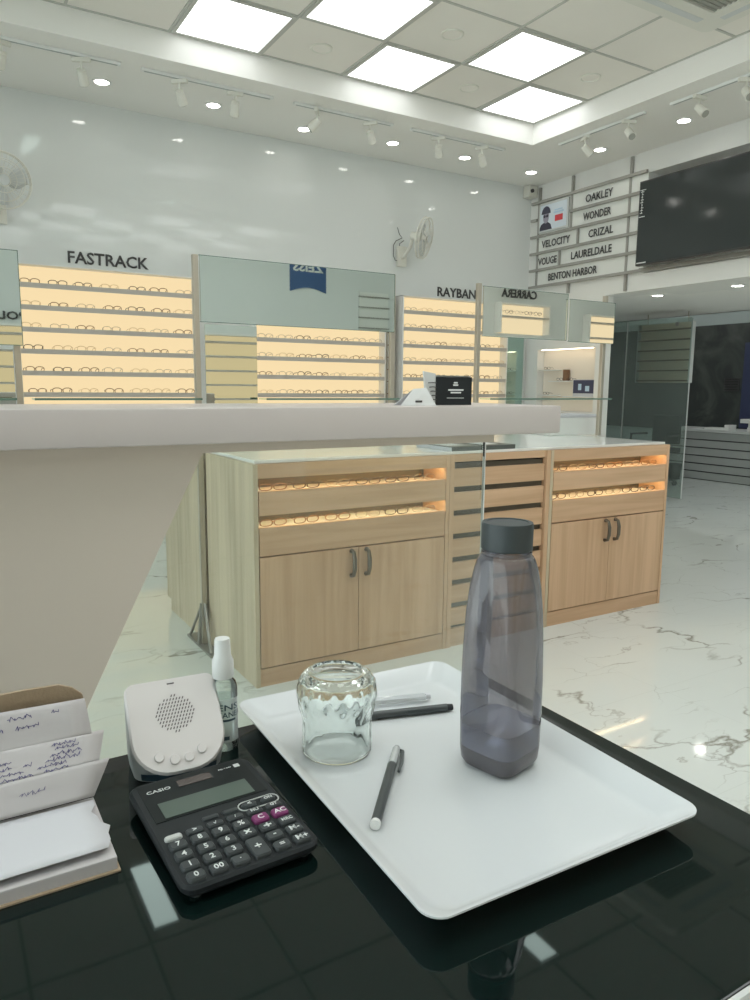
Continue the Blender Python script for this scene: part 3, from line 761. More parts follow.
# dark magazines on the worktop
for k, (x0, x1, lab) in enumerate(((1.965, 2.145, 'left'), (2.16, 2.34, 'right'))):
    t = thing('magazine', f'{lab} one of two dark flat magazines on the worktop over the drawer unit', 'magazine', ((x0 + x1) / 2, 2.765, .8935), 0, 'dark magazines on the worktop')
    bm = B(); box(bm, -.085, .085, -.14, .14, 0, .016, bev=.001); obj('page_block', bm, M['papw'], t)
    bm = B(); box(bm, -.086, .086, -.142, .141, .0161, .019); box(bm, -.086, .086, -.143, -.1412, 0, .019); cv = obj('cover', bm, M['mag'], t)
    bm = B(); box(bm, -.07, .03, -.09, .06, .0192, .0196); obj('cover_print', bm, M['greyl'], cv)
t = thing('white_box', 'low white box on the worktop behind the far right mirror post', 'box', (3.36, 3.34, .8935))
bm = B(); box(bm, -.19, .19, -.09, .12, 0, .105, bev=.004); obj('box_body', bm, M['whitem'], t)
bm = B(); box(bm, -.192, .192, -.092, .122, .1055, .125, bev=.004); obj('box_lid', bm, M['papw'], t)

# ------------------------------------------------------------------ mirror stands
YM = 3.16
def stand(lab, posts, mirrors, lower, shelf, foot=False, floor=(), top=1.716):
    t = thing('mirror_stand', lab, 'mirror stand', (posts[0], YM, 0))
    X = posts[0]
    for k, px in enumerate(posts):
        bm = B(); z0 = 0.012 if k in floor else .8935
        box(bm, px - X - .0115, px - X + .0115, -.0115, .0115, z0, top, bev=.002); obj('post', bm, M['steel'], t)
    for x0, x1, z0, z1, dy in mirrors:
        bm = B(); box(bm, x0 - X, x1 - X, -.009 + dy, -.003 + dy, z0, z1); mm = obj('mirror_panel', bm, M['mirror_bright' if X > 2.2 else 'mirror'], t)
        bm = B(); e = .0025
        box(bm, x0 - X - e, x1 - X + e, -.0095 + dy, .0 + dy, z1 + .0002, z1 + e); box(bm, x0 - X - e, x1 - X + e, -.0095 + dy, .0 + dy, z0 - e, z0 - .0002)
        box(bm, x1 - X + .0002, x1 - X + e, -.0095 + dy, .0 + dy, z0, z1); obj('glass_edge', bm, M['gedge'], mm)
    for x0, x1, z0, z1 in lower:
        bm = B(); box(bm, x0 - X, x1 - X, -.004, .002, z0, z1); obj('lower_mirror', bm, M['mirror'], t)
    for x0, x1 in shelf:
        bm = B(); box(bm, x0 - X, x1 - X, -.10, -.013, 1.112, 1.118); sh = obj('glass_shelf', bm, M['shelfg'], t)
        bm = B(); box(bm, x0 - X, x1 - X, -.1045, -.1005, 1.1105, 1.119); obj('shelf_edge', bm, M['gedge'], sh)
    if foot:
        bm = B(); box(bm, -.03, .03, -.17, .17, 0, .011)
        for s in (-1, 1):
            tube(bm, [(-.02, s * .15, .012), (0, s * .015, .20)], .007, 6); tube(bm, [(.0, s * .07, .012), (0, s * .013, .20)], .006, 6)
        tube(bm, [(-.028, 0, .012), (-.012, 0, .2)], .007, 6)
        obj('triangular_foot', bm, M['darksteel'], t)
    return t
stand('wide mirror on brass coloured posts above the left oak cabinet', (1.000, 1.985), [(1.014, 1.984, 1.441, 1.712, -.012)], [(1.035, 1.272, .90, 1.432)], [(.34, .985), (1.275, 1.97)], True, (0,))
stand('mirror on brass coloured posts above the right oak cabinet', (2.523, 3.475), [(2.540, 3.150, 1.446, 1.700, -.012), (3.153, 3.517, 1.440, 1.672, -.030)], [], [(2.54, 3.46)])
t = stand('mirror on a post cut by the left picture edge', (.30, -.70), [(-.66, .318, 1.317, 1.66, -.018)], [(-.66, .285, .80, 1.30)], [(-.7, .28)], False, (0, 1), 1.65)
bm = B(); box(bm, -.05, .05, -.15, .15, 0, .011); box(bm, -1.05, -.95, -.15, .15, 0, .011); obj('foot_plate', bm, M['darksteel'], t)

# ------------------------------------------------------------------ white reception counter
t = thing('reception_counter', 'white counter with a thick top, slanting support toned as shaded white and clear glass front', 'counter', (.3, 1.7, 0))
bm = B(); box(bm, -1.2, 1.20, -.20, .20, 1.0495, 1.1245, bev=.006); obj('counter_top', bm, M['slab'], t, True)
bm = B(); prism(bm, [(-1.0, -.10, 1.049), (.226, -.10, 1.049), (-.297, -.10, .0), (-1.0, -.10, .0)], (0, .16, 0)); obj('slanted_support', bm, M['support'], t)
bm = B(); prism(bm, [(.234, -.085, 1.049), (1.027, -.085, 1.049), (1.027, -.085, .01), (-.28, -.085, .01)], (0, .008, 0)); obj('glass_front', bm, M['clear'], t)
bm = B(); box(bm, -1.0, 1.032, -.118, -.104, 1.024, 1.0490); obj('apron', bm, M['support'], t)
bm = B(); box(bm, 1.0275, 1.0305, -.086, -.076, .01, 1.049); obj('glass_edge', bm, M['whitem'], t)
# things on it
t = thing('desk_calendar', 'small black stand-up card with spiral edge on the white counter', 'calendar', (1.205, 1.62, 1.1250))
bm = B(); box(bm, -.058, .061, -.016, -.0145, 0, .074); obj('front_card', bm, M['blackb'], t)
bm = B(); prism(bm, [(-.062, .05, 0), (.061, .05, 0), (.061, -.010, .078), (-.062, -.010, .078)], (0, -.0015, 0)); obj('back_card', bm, M['greyl'], t)
bm = B(); prism(bm, [(-.064, -.0145, 0), (-.059, -.0145, .0), (-.059, -.0145, .082), (-.098, -.0145, .088), (-.092, -.0145, .04)], (0, .004, 0)); obj('page_stack', bm, M['greyl'], t)
bm = B()
for k in range(5):
    z = .014 + k * .011
    tube(bm, [(-.084 + .02 * (4 - k) / 5, -.017, z), (-.072 + .006 * (4 - k) / 5, -.019, z + .001), (-.058, -.0175, z)], .0014, 5)
obj('spiral_binding', bm, M['letter'], t)
bm = B()
for z, a, b in ((.057, -.004, .008), (.051, -.006, .010), (.038, -.022, .028), (.031, -.014, .020), (.018, -.026, .030)):
    box(bm, a + .004, b + .004, -.0174, -.0162, z, z + (.004 if z > .03 else .0015))
obj('card_print', bm, M['legend'], t)
t = thing('paper_wedge', 'crumpled white folded leaflet on the white counter left of the black card', 'leaflet', (1.07, 1.60, 1.1250))
bm = B()
prism(bm, [(-.055, -.03, 0), (.055, -.03, 0), (.035, -.012, .045), (-.005, -.012, .042)], (0, .001, 0)); obj('front_leaf', bm, M['greyl'], t)
bm = B(); prism(bm, [(-.05, .012, 0), (.05, .012, 0), (.032, -.008, .0448), (-.003, -.008, .0418)], (0, -.001, 0)); obj('rear_leaf', bm, M['papw'], t)
bm = B(); box(bm, -.008, .012, -.0278, -.0268, .008, .013); obj('print_mark', bm, M['letter'], t)

# ------------------------------------------------------------------ black glass desk
t = thing('black_desk', 'black glossy glass topped desk in the foreground', 'desk', (-.1, .546, 0))
bm = B(); box(bm, -1.0, .778, -.282, .282, .738, .75, bev=.0015); obj('glass_top', bm, M['black'], t)
bm = B(); box(bm, -1.0, .7785, -.2865, -.2825, .722, .7495); obj('edge_strip', bm, M['greyl'], t)
bm = B(); box(bm, -.98, .76, -.27, .27, .70, .7375); obj('top_frame', bm, M['blackb'], t)
bm = B(); box(bm, -.95, .45, -.05, .22, .0, .6995); obj('desk_body', bm, M['blackb'], t)

# tray
t = thing('serving_tray', 'large white rectangular tray with raised rim on the black desk', 'tray', (.4575, .6235, .7505), math.radians(-1.5))
bm = B()
def trayring(w, h, r, z): return [bm.verts.new((x, y, z)) for x, y in rrect(w, h, r, 7)]
R_ = [trayring(.258, .392, .020, .0), trayring(.268, .402, .022, .001), trayring(.311, .446, .018, .0205), trayring(.3135, .4485, .019, .0215), trayring(.313, .448, .0185, .0230), trayring(.306, .441, .017, .0222),
      trayring(.272, .406, .022, .0065), trayring(.258, .392, .020, .004)]
for A, Bb in zip(R_, R_[1:]):
    for k in range(len(A)):
        q = (k + 1) % len(A); bm.faces.new((A[k], A[q], Bb[q], Bb[k]))
bm.faces.new(R_[0]); bm.faces.new(R_[-1])
obj('tray_body', bm, M['tray'], t, True)
TZ = .7505 + .004

# bottle
bz = TZ + .0006
t = thing('water_bottle', 'tall smoky grey plastic water bottle with a dark cap, standing on the tray', 'water bottle', (.520, .591, bz), math.radians(14))
def sq(a, r, n=4.): return r / ((abs(math.cos(a)) ** n + abs(math.sin(a)) ** n) ** (1 / n))
prof = [(.010, .004), (.024, .0015), (.0315, .002), (.0355, .009), (.0365, .022), (.0370, .06), (.0370, .10), (.0358, .14), (.0342, .175), (.0324, .205), (.0310, .225), (.0298, .234), (.0280, .2385), (.0256, .240), (.0256, .2445)]
def bf(a, r, z, j):
    k = max(0., min(1., (.240 - z) / .05)); n = 2 + 2.6 * k
    q = sq(a, 1, n) * r
    if .12 < z < .225: q *= 1 + .012 * math.cos(4 * a * 2) * math.sin((z - .12) / .105 * PI)
    return q
bm = B(); lathe(bm, prof, 64, fn=bf, cap1=False); obj('bottle_body', bm, M['bottle'], t, True)
bm = B(); lathe(bm, [(.0335, .0225), (.0350, .0230), (.0355, .026), (.0358, .0495), (.0358, .050)], 64, fn=bf); obj('water', bm, M['water'], t, True)
bm = B(); lathe(bm, [(.0225, .0046), (.0310, .0050), (.0342, .0090), (.0346, .0215), (.0340, .0220)], 64, fn=bf); obj('bottle_base', bm, thin_glass('dark_base_plastic', (.40, .43, .50), haze=.7, hazecol=(.05, .06, .085)), t, True)
bm = B(); lathe(bm, [(.0262, .2450), (.0274, .2460), (.0276, .272), (.0267, .2745), (.0225, .2748), (.0218, .2738)], 48); obj('cap', bm, M['capg'], t, True)
bm = B(); lathe(bm, [(.0258, .2405), (.0272, .2407), (.0272, .243), (.0258, .2435)], 40, cap0=False, cap1=False); obj('neck_ring', bm, M['bottle'], t, True)

# tumbler, upside down
t = thing('glass_tumbler', 'cut glass tumbler standing upside down on the tray', 'glass', (.378, .711, TZ + .0004), math.radians(10))
outer = [(.0395, 0), (.0405, .002), (.0407, .012), (.0403, .030), (.0405, .040), (.0425, .050), (.0452, .062), (.0460, .072), (.0445, .082), (.0405, .090), (.0345, .0945), (.0300, .0955), (.0270, .0940)]
inner = [(.0375, .0), (.0378, .012), (.0372, .030), (.0375, .042), (.0395, .052), (.0418, .064), (.0418, .073), (.0395, .081), (.034, .084), (.001, .0845)]
def tf(a, r, z, j):
    q = r
    if z < .046: q *= 1 - .010 * abs(math.sin(8 * a)) * min(1, z / .01)
    elif z < .088:
        q *= 1 + .034 * (abs(math.sin(9 * a + 120 * z)) * abs(math.sin(9 * a - 120 * z)) - .4)
    return q
def dense(pr, k=3):
    o = []
    for a, b in zip(pr, pr[1:]):
        for i in range(k): o.append((a[0] + (b[0] - a[0]) * i / k, a[1] + (b[1] - a[1]) * i / k))
    return o + [pr[-1]]
bm = B(); ro = lathe(bm, dense(outer), 108, fn=tf, cap0=False, cap1=True); ri = lathe(bm, dense(inner, 1), 108, cap0=False, cap1=True)
for k in range(108):
    q = (k + 1) % 108; bm.faces.new((ro[0][k], ro[0][q], ri[0][q], ri[0][k]))
tg = obj('tumbler_body', bm, M['tumbler'], t, False)
tg.data.polygons.foreach_set('use_smooth', [True] * len(tg.data.polygons))

# pens
def pen(lab, a, b, cap=True):
    a, b = Vector(a), Vector(b); d = (b - a).normalized(); L = (b - a).length
    t = thing('gel_pen', lab, 'pen', a); s = Vector((-d.y, d.x, 0))
    A = Vector((0, 0, 0))
    if cap:
        bm = B(); cyl(bm, A + d * .004, A + d * (L * .74), .0051, seg=16); obj('barrel', bm, M['pen'], t, True)
        bm = B(); cyl(bm, A, A + d * .0045, .0052, seg=16); obj('end_plug', bm, M['whitem'], t, True)
        bm = B(); cyl(bm, A + d * L * .74, A + d * L * .97, .0052, .0048, 16); cyl(bm, A + d * L * .97, A + d * L, .0048, .0035, 16); cp = obj('cap', bm, M['chromec'], t, True)
        bm = B(); e = A - s * .0075
        tube(bm, [A + d * L * .965 - s * .003, e + d * L * .95, e - s * .002 + d * L * .80, e - s * .0015 + d * L * .66], [.0022, .0024, .0020, .0016], 6); obj('clip', bm, M['pen'], cp, True)
    else:
        bm = B(); cyl(bm, A, A + d * (L - .008), .0051, seg=16); obj('barrel', bm, M['pen'], t, True)
        bm = B(); cyl(bm, A + d * (L - .008), A + d * L, .0046, .0038, 16); obj('end_plug', bm, M['blackb'], t, True)
    return t
pz = TZ + .0055
pen('dark gel pen with clear cap and clip lying in the middle of the tray', (.334, .551, pz), (.434, .669, pz))
pen('plain dark pen lying behind the glass tumbler on the tray', (.435, .7600, pz), (.556, .726, pz), False)
t = thing('clear_pen_case', 'clear plastic stick lying at the back of the tray behind the dark pen', 'plastic stick', (.47, .790, TZ + .0040), math.radians(-17))
bm = B(); box(bm, -.055, .075, -.006, .006, 0, .006, bev=.0015); obj('stick_body', bm, thin_glass('clear_stick', (.92, .94, .95), haze=.35, hazecol=(.85, .88, .9)), t)
bm = B(); cyl(bm, (.0755, 0, .003), (.082, 0, .003), .004, seg=12); obj('stick_end', bm, M['papw'], t)

# ------------------------------------------------------------------ calculator
t = thing('desk_calculator', 'black desk calculator with rounded keys on the desk before the white speaker box', 'calculator', (.2125, .545, .7505), math.radians(2.0))
t.scale = (1, 1, .86)
tilt = Matrix.Rotation(math.radians(1.6), 4, 'X')
W_, L_ = .128, .176
def cz(y): return .0165 + 0 * y
bm = B()
lo = rrect(W_ - .008, L_ - .008, .010); hi = rrect(W_, L_, .013); hi2 = rrect(W_ - .005, L_ - .005, .011)
def ring(l, z): return [bm.verts.new((x, y + L_ / 2, z)) for x, y in l]
rs = [ring(lo, .004), ring(hi, .010), ring(hi, .0145), ring(hi2, .0170)]
for A, Bb in zip(rs, rs[1:]):
    for k in range(len(A)):
        q = (k + 1) % len(A); bm.faces.new((A[k], A[q], Bb[q], Bb[k]))
bm.faces.new(rs[0][::-1]); bm.faces.new(rs[-1])
bm.transform(tilt); obj('case', bm, M['blackb'], t, False)
bm = B()
for x in (-.05, .05):
    cyl(bm, (x, .012, 0), (x, .012, .0052), .005, seg=12); cyl(bm, (x, .160, 0), (x, .160, .0085), .006, seg=12)
obj('foot', bm, M['pen'], t)
bm = B(); box(bm, -.056, .056, .101, .1705, .0171, .0177, bev=.0002); bm.transform(tilt); obj('display_surround', bm, mat('calc_gloss', (.012, .016, .016), .4, spec=.15), t)
bm = B(); box(bm, -.046, .044, .104, .131, .0178, .0184); bm.transform(tilt); obj('display', bm, M['lcd'], t)
bm = B(); box(bm, -.018, .017, .150, .162, .0178, .0183); bm.transform(tilt); obj('solar_panel', bm, M['solar'], t)
def ctext(s, x, y, h, w=None, z=.0186, m='legend', bold=.01, parent=t, nm='lettering'):
    bm = text_bm(s, h, w, bold, .0003); bm.transform(Matrix.Translation((x, y, z))); bm.transform(tilt)
    return obj(nm, bm, M[m], parent)
ctext('CASIO', -.038, .154, .0050, .024, .0180)
ctext('MJ-12D', .034, .160, .0022, .014, .0178)
bm = B(); box(bm, .044, .050, .157, .163, .0178, .0182); bm.transform(tilt); obj('logo_mark', bm, M['greyl'], t)
cols = [-.0492 + k * .0197 for k in range(6)]
rows = [.012, .0275, .043, .0585]
def keyobj(x, y, w, h, lab, m='key', rad=.003, ht=.0045, th=.0064, lm='legend'):
    bm = B(); lp = rrect(w, h, rad, 3); li = rrect(w - .0028, h - .0028, rad * .7, 3); lm_ = rrect(w - .0006, h - .0006, rad, 3)
    a = [bm.verts.new((p + x, q + y, .0168)) for p, q in lp]; b = [bm.verts.new((p + x, q + y, .0168 + ht * .6)) for p, q in lm_]; c = [bm.verts.new((p + x, q + y, .0168 + ht)) for p, q in li]
    for A, Bb in ((a, b), (b, c)):
        for k in range(len(A)):
            q = (k + 1) % len(A); bm.faces.new((A[k], A[q], Bb[q], Bb[k]))
    bm.faces.new(c); bm.faces.new(a[::-1]); bm.transform(tilt)
    o = obj('key', bm, M[m], t)
    if lab:
        bm = text_bm(lab, th if len(lab) < 3 and lab not in '-·.=' else (.0042 if len(lab) >= 2 else .0012 if lab in '-.' else .003), None if len(lab) < 3 else .0105, .015, .0003)
        bm.transform(Matrix.Translation((x, y, .0168 + ht + .0001))); bm.transform(tilt); obj('key_legend', bm, M[lm], o)
kw, kh = .0162, .0122
grid = [['0', '00', '.', None, '=', 'M+'], ['1', '2', '3', None, '-', 'M-'], ['4', '5', '6', '×', '÷', 'MRC'], ['7', '8', '9', '%', 'C', 'AC']]
for j, rw in enumerate(grid):
    for i, s in enumerate(rw):
        if s is None: continue
        keyobj(cols[i], rows[j] + .0006 * i * 0, kw, kh, s, 'keyp' if s in ('C', 'AC') else 'key')
keyobj(cols[3], (rows[0] + rows[1]) / 2, kw, kh + rows[1] - rows[0], '+')
for i, s in enumerate(['', '>', '√', '/', 'MU', 'GT']):
    keyobj(cols[i], .0725, kw, .0085 if i else .0072, s, 'keyw' if i == 0 else 'key', .0025, .0035, .004)
for i in (2, 3): keyobj(cols[i], .0850, kw, .0055, '', 'key', .0018, .003)
for i, s in ((4, '<'), (5, 'ON')): keyobj(cols[i], .0855, kw - .001, .0095, s, 'key', .0045, .0035, .004)
bm = B(); lp = rrect(.041, .0145, .0068, 5); tube(bm, [((cols[4] + cols[5]) / 2 + x, .0855 + y, .0174) for x, y in lp], .0007, 5, True); bm.transform(tilt); obj('key_outline', bm, M['keyw'], t)

# ------------------------------------------------------------------ payment speaker box
t = thing('payment_speaker_box', 'white wedge shaped speaker box with round grille and four buttons on the desk', 'speaker box', (.211, .802, .7505), math.radians(-4))
FV = Vector((0, -.660, -.751)); FU = Vector((1, 0, 0)); FN = FU.cross(-FV).normalized()   # face axes (right, down the slope, outwards)
FO = Vector((0, 0, .0895))
def fp(u, v, n=0.): return FO + FU * u + FV * v + FN * n
def dshape(w, L, rt, rb):
    p = []
    for cx, cy, r, a0 in ((w - rt, rt, rt, -90), (w - rb, L - rb, rb, 0), (-w + rb, L - rb, rb, 90), (-w + rt, rt, rt, 180)):
        for k in range(9):
            a = math.radians(a0 + 90 * k / 8); p.append((cx + r * math.cos(a), cy + r * math.sin(a)))
    return p
D0 = dshape(.0505, .1045, .010, .040); D1 = dshape(.0485, .1022, .009, .0385)
bm = B()
fr_ = [bm.verts.new(fp(u, v, 0)) for u, v in D0]
ba = []
for u, v in D0:
    p = fp(u, v); ba.append(bm.verts.new((p.x * .97, p.y * .93 + .002, .0145 if p.z > .016 else .0145)))
bb = []
for u, v in D0:
    p = fp(u, v); bb.append(bm.verts.new((p.x * .93, p.y * .86 + .002, .0)))
n = len(D0)
for A, Bb in ((fr_, ba), (ba, bb)):
    for k in range(n):
        q = (k + 1) % n; bm.faces.new((A[k], A[q], Bb[q], Bb[k]))
bm.faces.new(fr_); bm.faces.new(bb)
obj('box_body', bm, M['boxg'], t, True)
bm = B(); a = [bm.verts.new(fp(u, v, .0003)) for u, v in D0]; b = [bm.verts.new(fp(u, v, .0035)) for u, v in D1]
for k in range(n):
    q = (k + 1) % n; bm.faces.new((a[k], a[q], b[q], b[k]))
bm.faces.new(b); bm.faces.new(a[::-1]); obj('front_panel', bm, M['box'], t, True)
bm = B()
for i in range(-6, 7):
    for j in range(-5, 6):
        u = i * .0034 + j * .0016; v = .040 + j * .0040
        if u * u + (v - .040) ** 2 > .0205 ** 2: continue
        p = fp(u + .0006, v - .0013, .0037); q = fp(u - .0006, v + .0013, .0037); s = FU * .0007
        bm.faces.new([bm.verts.new(x) for x in (p - s, p + s, q + s, q - s)])
gr = obj('speaker_grille', bm, M['slot'], t)
for u, v in ((-.024, .0845), (-.0085, .0900), (.0070, .0900), (.0215, .0840)):
    bm = B(); c0 = fp(u, v, .0034); c1 = fp(u, v, .0060); cyl(bm, c0, c1, .0055, .0046, 20); obj('button', bm, M['box'], t, True)
bm = B()
c = fp(0, .0068, .0036)
for sgn in (0,): bm.faces.new([bm.verts.new(fp(u, v, .0037)) for u, v in ((-.004, .0050), (.004, .0050), (.004, .0066), (-.004, .0066))])
obj('indicator_slot', bm, M['slot'], t)
bm = B(); bm.faces.new([bm.verts.new(v) for v in ((-.003, .0008, .0893), (.004, .0008, .0893), (.004, -.0004, .0893), (-.003, -.0004, .0893))]); obj('top_slot', bm, M['slot'], t)
bm = B()
pts = []
for k in range(13, 24):
    u, v = D0[k]; p = fp(u, v); pts.append((p.x * .955, p.y * .91 + .001))
lo_ = [bm.verts.new((x * 1.004, y * 1.006 - .0006, .0035)) for x, y in pts]; hi_ = [bm.verts.new((x * 1.022, y * 1.022 - .0016, .0118)) for x, y in pts]
for k in range(len(pts) - 1): bm.faces.new((lo_[k], lo_[k + 1], hi_[k + 1], hi_[k]))
lab_ = obj('info_label', bm, M['label'], t)

# ------------------------------------------------------------------ lens cleaner
t = thing('lens_cleaner_spray', 'small clear lens cleaner spray bottle with white cap behind the speaker box', 'spray bottle', (.2700, .789, .7505), math.radians(-18))
bm = B(); lathe(bm, [(.0135, .0), (.0155, .002), (.0160, .006), (.0160, .073), (.0145, .080), (.0110, .084), (.0100, .086)], 40, cap1=False); obj('bottle_body', bm, M['spray'], t, True)
bm = B(); lathe(bm, [(.013, .002), (.0145, .004), (.0148, .062), (.0147, .0625)], 32); obj('liquid', bm, thin_glass('cleaner_liquid', (.93, .97, .965), haze=.10, hazecol=(.72, .82, .8)), t, True)
bm = B(); lathe(bm, [(.0118, .0862), (.0124, .088), (.0124, .106), (.0095, .113), (.0090, .130), (.0082, .1325)], 32); obj('spray_cap', bm, M['spraycap'], t, True)
bm = B()
nn = 30
va = [bm.verts.new((.01635 * math.cos(a), .01635 * math.sin(a), .012)) for a in [math.radians(-165 + 150 * k / nn) for k in range(nn + 1)]]
vb = [bm.verts.new((v.co.x, v.co.y, .064)) for v in va]
for k in range(nn): bm.faces.new((va[k], va[k + 1], vb[k + 1], vb[k]))
lb_ = obj('label_film', bm, thin_glass('pale_label_film', (.85, .92, .92), haze=.55, hazecol=(.80, .86, .85)), t, True)
def wrap(s, h, w, z, m, a0=-95):
    bm = text_bm(s, h, w, .012, .0)
    bmesh.ops.subdivide_edges(bm, edges=bm.edges, cuts=1)
    for v in bm.verts:
        a = math.radians(a0) + v.co.x / .0166; v.co = Vector((.0166 * math.cos(a), .0166 * math.sin(a), z + v.co.y))
    return obj('label_text', bm, M[m], lb_)
wrap('LENS', .0074, .033, .0545, 'label', -84); wrap('CLEANER', .0068, .042, .0455, 'label', -82)
def wband(z0, z1, a0, a1, m):
    bm = B(); k_ = 14
    p = [bm.verts.new((.0166 * math.cos(a), .0166 * math.sin(a), z0)) for a in [math.radians(a0 + (a1 - a0) * k / k_) for k in range(k_ + 1)]]
    q = [bm.verts.new((v.co.x, v.co.y, z1)) for v in p]
    for k in range(k_): bm.faces.new((p[k], p[k + 1], q[k + 1], q[k]))
    obj('label_band', bm, M[m], lb_)
wband(.0375, .0402, -150, -40, 'label'); wband(.0345, .0352, -140, -50, 'grey'); wband(.031, .0316, -140, -60, 'grey'); wband(.0275, .0281, -135, -55, 'grey'); wband(.0150, .0195, -125, -70, 'label')

# ------------------------------------------------------------------ writing pad with turned pages
t = thing('writing_pad', 'open writing pad with handwritten pages turned back, at the left desk edge', 'notepad', (-.02, .68, .7505))
bm = B(); box(bm, -.21, .133, -.060, .050, .0, .0125, bev=.001); pb = obj('page_block', bm, M['paper'], t)
bm = B(); box(bm, -.212, .135, -.063, .052, -.0004, .0012); obj('pad_backing', bm, M['leather'], t)
def sheet(nm, cs, m, bulge=.004, nu=18, nv=8, wob=.0008, rag=0., seed=1):
    """cs: bottom left, bottom right, top right, top left (world)"""
    bl, br, tr, tl = [Vector(c) - Vector((-.02, .68, .7505)) for c in cs]
    rnd = random.Random(seed); ph = [rnd.uniform(0, 6) for _ in range(4)]
    nrm = (br - bl).cross(tl - bl).normalized()
    def P(u, v, off=0.):
        p = bl * (1 - u) * (1 - v) + br * u * (1 - v) + tr * u * v + tl * (1 - u) * v
        if rag: p += (br - bl).normalized() * rag * (math.sin(v * 9 + ph[2]) + .5 * math.sin(v * 23 + ph[3])) * u ** 12
        return p + nrm * (bulge * math.sin(PI * v) + wob * math.sin(u * 7 + ph[0]) + wob * math.sin(u * 4 + v * 5 + ph[1]) + off)
    bm = B(); g = [[bm.verts.new(P(i / nu, j / nv)) for i in range(nu + 1)] for j in range(nv + 1)]
    for j in range(nv):
        for i in range(nu): bm.faces.new((g[j][i], g[j][i + 1], g[j + 1][i + 1], g[j + 1][i]))
    o = obj(nm, bm, m, t, True); s = o.modifiers.new('s', 'SOLIDIFY'); s.thickness = .0005; s.offset = -1
    return o, P
def scribble(P, parent, lines, wd=.0005, seed=3):
    rnd = random.Random(seed); bm = B()
    for u0, u1, v, h in lines:
        u = u0
        while u < u1:
            wl = min(rnd.uniform(.045, .11), u1 - u); pts = []
            if wl < .015: break
            n_ = int(wl / .0042); sl = rnd.uniform(-.01, .03)
            for k in range(n_):
                pts.append((u + k * .0042 + .003 * math.sin(k * 1.9), v + sl * k / n_ + h * (rnd.uniform(.3, 1.) if k % 2 else rnd.uniform(-.3, .25))))
            for (a, b), (c, d) in zip(pts, pts[1:]):
                p, q = P(a, b, .0011), P(c, d, .0011)
                if (q - p).length < 1e-5: continue
                s = (q - p).normalized().cross((P(.5, .6) - P(.5, .5)).cross(P(.6, .5) - P(.5, .5)).normalized()) * wd * .5
                bm.faces.new([bm.verts.new(x) for x in (p - s, p + s, q + s, q - s)])
            u += wl + rnd.uniform(.02, .05)
    obj('handwriting', bm, M['ink'], parent)
s1, P1 = sheet('loose_sheet', [(-.22, .620, .7665), (.112, .628, .7695), (.108, .716, .768), (-.22, .716, .768)], M['papw'], .002, rag=.0035, seed=5)
s2, P2 = sheet('turned_page', [(-.22, .720, .769), (.112, .720, .769), (.131, .735, .798), (-.22, .735, .793)], M['paper'], .0015, seed=2)
scribble(P2, s2, [(.78, .90, .5, .12)], .0004, 11)
s3, P3 = sheet('turned_page', [(-.22, .737, .790), (.121, .737, .795), (.131, .760, .817), (-.22, .760, .822)], M['paper'], .001, seed=8)
scribble(P3, s3, [(.71, .80, .55, .10), (.72, .82, .38, .10), (.71, .80, .22, .10), (.86, .93, .80, .10), (.87, .96, .66, .10), (.86, .95, .50, .12), (.85, .97, .36, .12), (.83, .96, .22, .10), (.66, .97, .06, .1)], .0006, 21)
s4, P4 = sheet('turned_page', [(-.22, .757, .812), (.119, .757, .816), (.116, .775, .849), (-.22, .775, .857)], M['paper'], .001, seed=4)
scribble(P4, s4, [(.70, .93, .76, .10), (.69, .90, .50, .10), (.70, .76, .28, .12), (.69, .77, .10, .12)], .0006, 31)
bm = B()
lc = [(-.2, .79, .766), (.120, .79, .766), (.120, .7895, .83), (.1165, .789, .848), (.107, .789, .857), (.094, .789, .8625), (.06, .789, .8635), (.0, .789, .862), (-.2, .789, .862)]
prism(bm, [Vector(p) - Vector((-.02, .68, .7505)) for p in lc], (0, .004, 0)); obj('leather_cover', bm, M['leather'], t, True)

# ------------------------------------------------------------------ glazed room on the right
t = thing('glass_door', 'frameless clear glass door beside the oak cabinets with a slatted reflection in it', 'glass door', (6.88, 5.65, 0))
bm = B(); prism(bm, [(0, y, z) for y, z in [(-.59, .01), (.60, .01), (.60, 1.945), (-.56, 1.925), (-.582, 1.918), (-.59, 1.895)]], (.01, 0, 0)); obj('door_pane', bm, M['clear2'], t)
bm = B(); box(bm, -.002, .012, -.596, -.591, .01, 1.90); box(bm, -.002, .012, .253, .262, .01, 1.93); obj('pane_edge', bm, M['greyl'], t)
bm = B(); cyl(bm, (-.006, -.40, 1.865), (-.0005, -.40, 1.865), .022, seg=16); obj('patch_fitting', bm, M['darksteel'], t)
t = thing('reflected_slats', 'pale slatted panel standing in for a reflection in the glass door', 'display panel', (7.12, 5.56, 1.57))  # solid panel stands in for lit shelves reflected in the door glass
bm = B(); box(bm, .012, .03, -.33, .36, -.32, .335); obj('backing', bm, mat('pale_wood_back', (.90, .72, .56), .5), t)
for k in range(6):
    bm = B(); z = -.305 + k * .112; box(bm, -.03, .0115, -.33, .36, z, z + .016); s = obj('slat_shelf', bm, M['brown'], t)
bm = B(); box(bm, -.035, .03, -.34, -.331, -.32, .335); box(bm, -.035, .03, .361, .37, -.32, .335); obj('side_strip', bm, M['greyl'], t)
for y in (-.25, .28):
    bm = B(); box(bm, .014, .024, y - .005, y + .005, .336, .449); obj('hanging_rod', bm, M['steel'], t)
t = thing('slatted_counter', 'white counter with dark horizontal grooves in the glazed room', 'counter', (8.7, 5.2, 0))
bm = B(); box(bm, .01, .55, -2.2, 1.6, 0, .63); obj('counter_body', bm, M['letter'], t)
for k in range(6):
    bm = B(); box(bm, -.01, .0095, -2.2, 1.6, .01 + k * .105, .108 + k * .105 - .008); obj('front_slat', bm, M['grey'], t)
